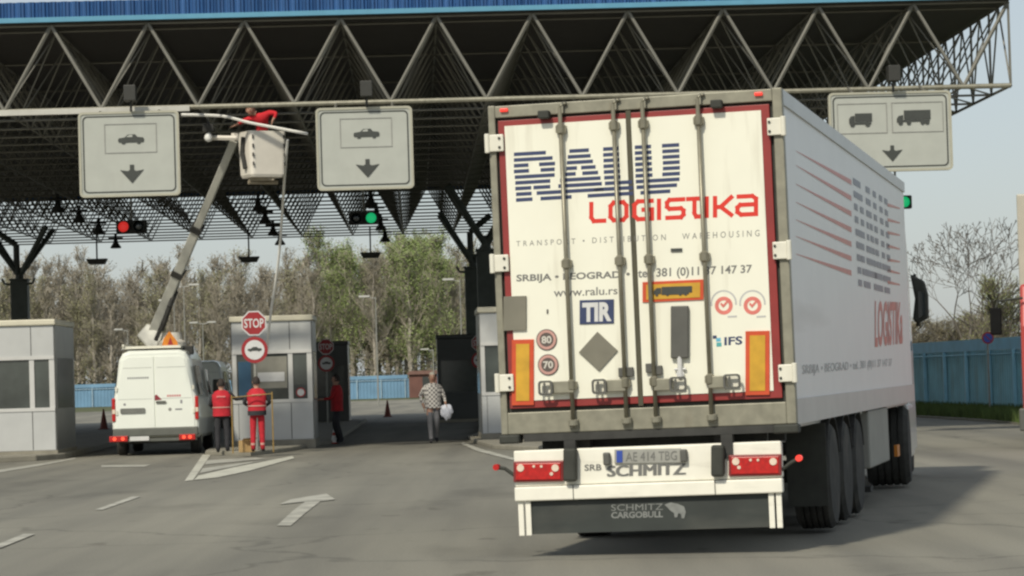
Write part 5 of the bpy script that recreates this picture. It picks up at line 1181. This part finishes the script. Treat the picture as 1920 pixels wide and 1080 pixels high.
# ================================================================== TREES
BARK = mat('bark_grey', (0.33, 0.30, 0.25), 0.9, 0, 0.25, 3)
TWIG = mat('bare_twigs', (0.31, 0.28, 0.225), 0.9, 0, 0.28, 0.7)
LEAFB = mat('budding_leaves', (0.27, 0.265, 0.145), 0.8, 0, 0.35, 0.6)
LEAFG = mat('fresh_green_leaves', (0.23, 0.29, 0.10), 0.8, 0, 0.35, 0.6)
LEAFD = mat('brown_buds', (0.25, 0.22, 0.155), 0.8, 0, 0.3, 0.6)
def tree_mesh(seed, h, spread, dens, leaf, nleaf, upright=1.0, fork=False, r0=None, tw=0.022, twig=None, bark=None):
    rn = random.Random(seed); tr_ = MB(); cr = MB(); tips = []
    def rv(): return Vector((rn.uniform(-1, 1), rn.uniform(-1, 1), rn.uniform(-1, 1)))
    def grow(p_, d, L_, r, lvl):
        segs = 3 if lvl < 2 else 2; q = p_
        for i in range(segs):
            d2 = (d + rv() * 0.16 + Vector((0, 0, 0.10 * upright))).normalized(); e = q + d2 * (L_ / segs); r2 = r * 0.75
            (tr_ if lvl < 1 else cr).tube(q, e, max(r, tw * .8), max(r2, tw * .6), n=6 if lvl < 1 else (4 if lvl < 2 else 3), caps=False)
            if lvl < 3:
                for _ in range(dens[lvl]):
                    a = (d2 + rv() * (0.75 if lvl else 0.9)).normalized(); a.z = abs(a.z) * 0.7 + 0.25 * upright; a.normalize()
                    grow(q.lerp(e, rn.random()), a, L_ * rn.uniform(.42, .7), r2 * .55, lvl + 1)
            else: tips.append(e)
            if lvl == 2: tips.append(e)
            q, d, r = e, d2, r2
    r0 = r0 or h * 0.011
    zs = h * (0.16 if not fork else 0.42); top = Vector((rn.uniform(-.3, .3), rn.uniform(-.3, .3), h))
    q = Vector((0, 0, 0)); n = 7; tr_.tube(q, (0, 0, zs), r0 * 1.25, r0, n=8, caps=False)
    if fork:
        for k in range(6):
            a = 2 * math.pi * k / 6 + rn.uniform(-.3, .3); d = Vector((math.cos(a) * .55, math.sin(a) * .55, 1)).normalized(); grow(Vector((0, 0, zs * rn.uniform(.75, 1.0))), d, h * .46, r0 * .6, 0)
    else:
        prev = Vector((0, 0, zs)); pr_ = r0
        for i in range(1, n + 1):
            f_ = i / n; cur = Vector((rn.uniform(-.15, .15) * f_, rn.uniform(-.15, .15) * f_, zs + (h * .93 - zs) * f_)); r = r0 * (1 - f_ * .85); tr_.tube(prev, cur, pr_, r, n=6, caps=False)
            for _ in range(3):
                a = rn.uniform(0, 2 * math.pi); d = Vector((math.cos(a), math.sin(a), 1.1 * upright)).normalized()
                Lb = h * spread * (1 - abs(f_ - .4) * .8) * rn.uniform(.7, 1.15); grow(prev.lerp(cur, rn.random()), d, Lb, r * .5, 1)
            prev, pr_ = cur, r
    for _ in range(nleaf):
        c = rn.choice(tips) + rv() * h * .022; s = rn.uniform(.04, .085) * (h / 14) ; a = rv().normalized(); b = a.cross(rv()).normalized()
        cr.add([c - a * s, c + b * s * .7, c + a * s, c - b * s * .7], [(0, 1, 2, 3)], 1)
    zmax = max(v[2] for v in cr.v); kz = h / zmax
    for m_ in (tr_, cr): m_.v = [(x * kz, y * kz, z * kz) for x, y, z in m_.v]
    def mk(mb, nm, mats):
        me = bpy.data.meshes.new(nm); me.from_pydata(mb.v, [], mb.f)
        for m in mats: me.materials.append(m)
        for i, pl in enumerate(me.polygons): pl.material_index = mb.mi[i]
        return me
    return mk(tr_, 'trunk', [bark or BARK]), mk(cr, 'crown', [twig or TWIG, leaf])
TV = {}
DTW = mat('dark_bare_twigs', (0.13, 0.115, 0.095), 0.9, 0, 0.2, 0.7); DBR = mat('brush_brown_leaves', (0.27, 0.24, 0.145), 0.9, 0, 0.35, 0.6); OLV = mat('olive_bush_leaves', (0.26, 0.29, 0.10), 0.9, 0, 0.35, 0.6)
TV['brown'] = [tree_mesh(s, 14, .185, (2, 3, 2), LEAFD, 900, upright=1.7, r0=.19) for s in (1, 2, 3)]
TV['olive'] = [tree_mesh(s, 14, .19, (2, 3, 2), LEAFB, 3000, upright=1.6, r0=.18) for s in (11, 12)]
TV['green'] = [tree_mesh(s, 14, .20, (2, 3, 2), LEAFG, 5600, upright=1.5, r0=.17) for s in (21, 22)]
mat('lone_tree_twigs', (.13, .115, .10), .9, 0, .2, .7)
def fork_tree(seed, h, twig, bark):
    rn = random.Random(seed); tr_ = MB(); cr = MB()
    def go(p_, d, L_, r, lvl):
        q = p_
        for i in range(2):
            d = (d + Vector((rn.uniform(-.1, .1), rn.uniform(-.1, .1), rn.uniform(0, .08)))).normalized(); e = q + d * L_ / 2
            (tr_ if lvl < 2 else cr).tube(q, e, max(r, .019), max(r * .85, .017), n=6 if lvl < 3 else 3, caps=False); q = e; r *= .85
            if lvl > 1 and i == 0 and rn.random() < .6: 
                a = rn.uniform(0, 6.28); ax = d.orthogonal().normalized(); ax.rotate(Quaternion(d, a)); go(q, (d + ax * .7).normalized(), L_ * .55, r * .5, lvl + 2)
        if lvl < 7:
            k = 3 if lvl in (0, 2) else 2; a0 = rn.uniform(0, 6.28)
            for j in range(k):
                ax = d.orthogonal().normalized(); ax.rotate(Quaternion(d, a0 + 6.28 * j / k + rn.uniform(-.4, .4))); nd = (d + ax * rn.uniform(.38, .68)).normalized()
                if nd.z < .15: nd.z = .2; nd.normalize()
                go(q, nd, L_ * rn.uniform(.68, .85), r * (.70 if k == 2 else .6), lvl + 1)
    go(Vector((0, 0, 0)), Vector((0, 0, 1)), h * .36, h * .024, 0)
    zm = sorted(v[2] for v in cr.v)[int(len(cr.v) * .998)]; kz = h / zm; out = []
    for mb, nm, m in ((tr_, 'trunk', bark), (cr, 'crown', twig)):
        me = bpy.data.meshes.new(nm); me.from_pydata([(x * kz, y * kz, z * kz) for x, y, z in mb.v], [], mb.f); me.materials.append(m); out.append(me)
    return tuple(out)
TV['lone'] = [fork_tree(5, 9, MATS['lone_tree_twigs'], DTW)]
TV['bush'] = [tree_mesh(41, 5, .40, (3, 3, 2), OLV, 9000, upright=.9, twig=DTW)]
TV['scrub'] = [tree_mesh(51, 5, .42, (3, 3, 2), DBR, 9000, upright=.6, tw=.016, twig=DTW)]
def place_tree(kind, i, x, y, h, base_h, label, grp=None, rz=0, name='tree', sxy=1.0):
    tm, cm = TV[kind][i % len(TV[kind])]; t = thing(name, label, 'tree' if name == 'tree' else 'bush', (x, y, -.05), rz, grp); s = h / base_h; t.scale = (s * sxy, s * sxy, s)
    for nm, me in (('trunk', tm), ('crown', cm)):
        o = bpy.data.objects.new(nm, me); lk(o); o.parent = t
rn = random.Random(78)
LB = {'brown': 'tall bare grey-brown tree in the woods behind the checkpoint', 'olive': 'tall budding olive tree in the woods behind the checkpoint', 'green': 'tall fresh green tree in the woods behind the checkpoint'}
def kind_at(u):
    if 600 < u < 680 or 735 < u < 840: return 'green'
    if 540 < u < 600 or 680 < u < 735 or u > 840: return 'olive' if rn.random() < .6 else 'brown'
    return 'brown' if rn.random() < .75 else 'olive'
cnt = 0
for row, (Y, du, hh) in enumerate(((248, 40, 12.2), (260, 34, 13.2), (272, 36, 14.0), (286, 34, 15.2))):
    u = -60 + row * 11
    while u < 1000:
        uu = u + rn.uniform(-10, 10); hz = hh + rn.uniform(-2.2, 1.6)
        if 180 < uu < 300 or 455 < uu < 560: hz -= 1.0
        kd = kind_at(uu)
        if kd == 'green': hz += 1.4
        X = at(uu, 700, Y).x; place_tree(kd, cnt, X, Y + rn.uniform(-4, 4), hz, 14, LB[kd], {'brown': 'bare trees of the woods', 'olive': 'olive budding trees of the woods', 'green': 'fresh green trees of the woods'}[kd], rn.uniform(0, 6.28), sxy=rn.uniform(1.15, 1.6)); cnt += 1; u += du
print('trees', cnt)
q = at(1812, 700, 115); place_tree('lone', 0, q.x, 115, at(1812, 412, 115).z, 9.0, 'bare spreading tree standing alone behind the turquoise fence', rz=.4, sxy=1.0)
q = at(1868, 700, 105); place_tree('bush', 0, q.x, 105, at(1868, 498, 105).z, 5, 'round olive-green bush behind the turquoise fence, beside the bare tree', name='bush', sxy=1.1)
for i, (u, v) in enumerate(((1708, 572), (1730, 580), (1752, 575), (1775, 585), (1800, 580), (1825, 575), (1848, 570), (1895, 560), (1920, 550))):
    q = at(u, 700, 125); place_tree('scrub', 0, q.x, 125 + i % 3 * 5, at(u, v, 125).z, 5, 'low brown thicket behind the turquoise fence', 'brown thicket behind the right fence', i * 1.1, name='bush', sxy=1.3)
# undergrowth of the woods: one mass nobody could count
mb = MB(); rn = random.Random(9)
for _ in range(34000):
    u = rn.uniform(-60, 1000); Y = rn.uniform(240, 285); X = (u - 960) / F * Y; z = abs(rn.gauss(0, 1)) * 1.7
    c = Vector((X, Y, z)); s = rn.uniform(.06, .15); a = Vector((rn.uniform(-1, 1), rn.uniform(-1, 1), rn.uniform(-.3, 1))).normalized(); b_ = a.cross(Vector((rn.uniform(-1, 1), rn.uniform(-1, 1), rn.uniform(-1, 1)))).normalized()
    mb.add([c - a * s * 1.6, c + b_ * s * .5, c + a * s * 1.6, c - b_ * s * .5], [(0, 1, 2, 3)], rn.choice((0, 0, 1)))
props(mb.build('undergrowth', [mat('brush_brown', (.15, .13, .085), .9, 0, .3, .5), mat('brush_olive', (.15, .16, .07), .9, 0, .3, .5)]), 'tangled brown undergrowth at the foot of the woods', 'undergrowth', kind='stuff')
# grass tufts on the right verge
mb = MB()
for _ in range(16000):
    u = rn.uniform(1640, 1950); tk = [(1640, 90), (1710, 84.6), (1840, 75.6), (1910, 69.8), (1950, 66)]; Yk = 70
    for (ua, ya_), (ub, yb_) in zip(tk, tk[1:]):
        if ua <= u <= ub: Yk = ya_ + (yb_ - ya_) * (u - ua) / (ub - ua)
    Yf = 94.6 + (u - 1720) / 180 * (81 - 94.6) - .2; Y = rn.uniform(Yk, Yf); X = (u - 960) / F * Y
    h = rn.uniform(.15, .42); a = rn.uniform(0, 6.28); dx, dy = .035 * math.cos(a), .035 * math.sin(a)
    mb.add([(X - dx, Y - dy, -.03), (X + dx, Y + dy, -.03), (X + rn.uniform(-.08, .08), Y + rn.uniform(-.08, .08), h)], [(0, 1, 2)])
props(mb.build('grass', mat('tuft_grass', (.08, .12, .03), .9, 0, .3, 2)), 'short green grass along the foot of the turquoise fence', 'grass', kind='stuff')
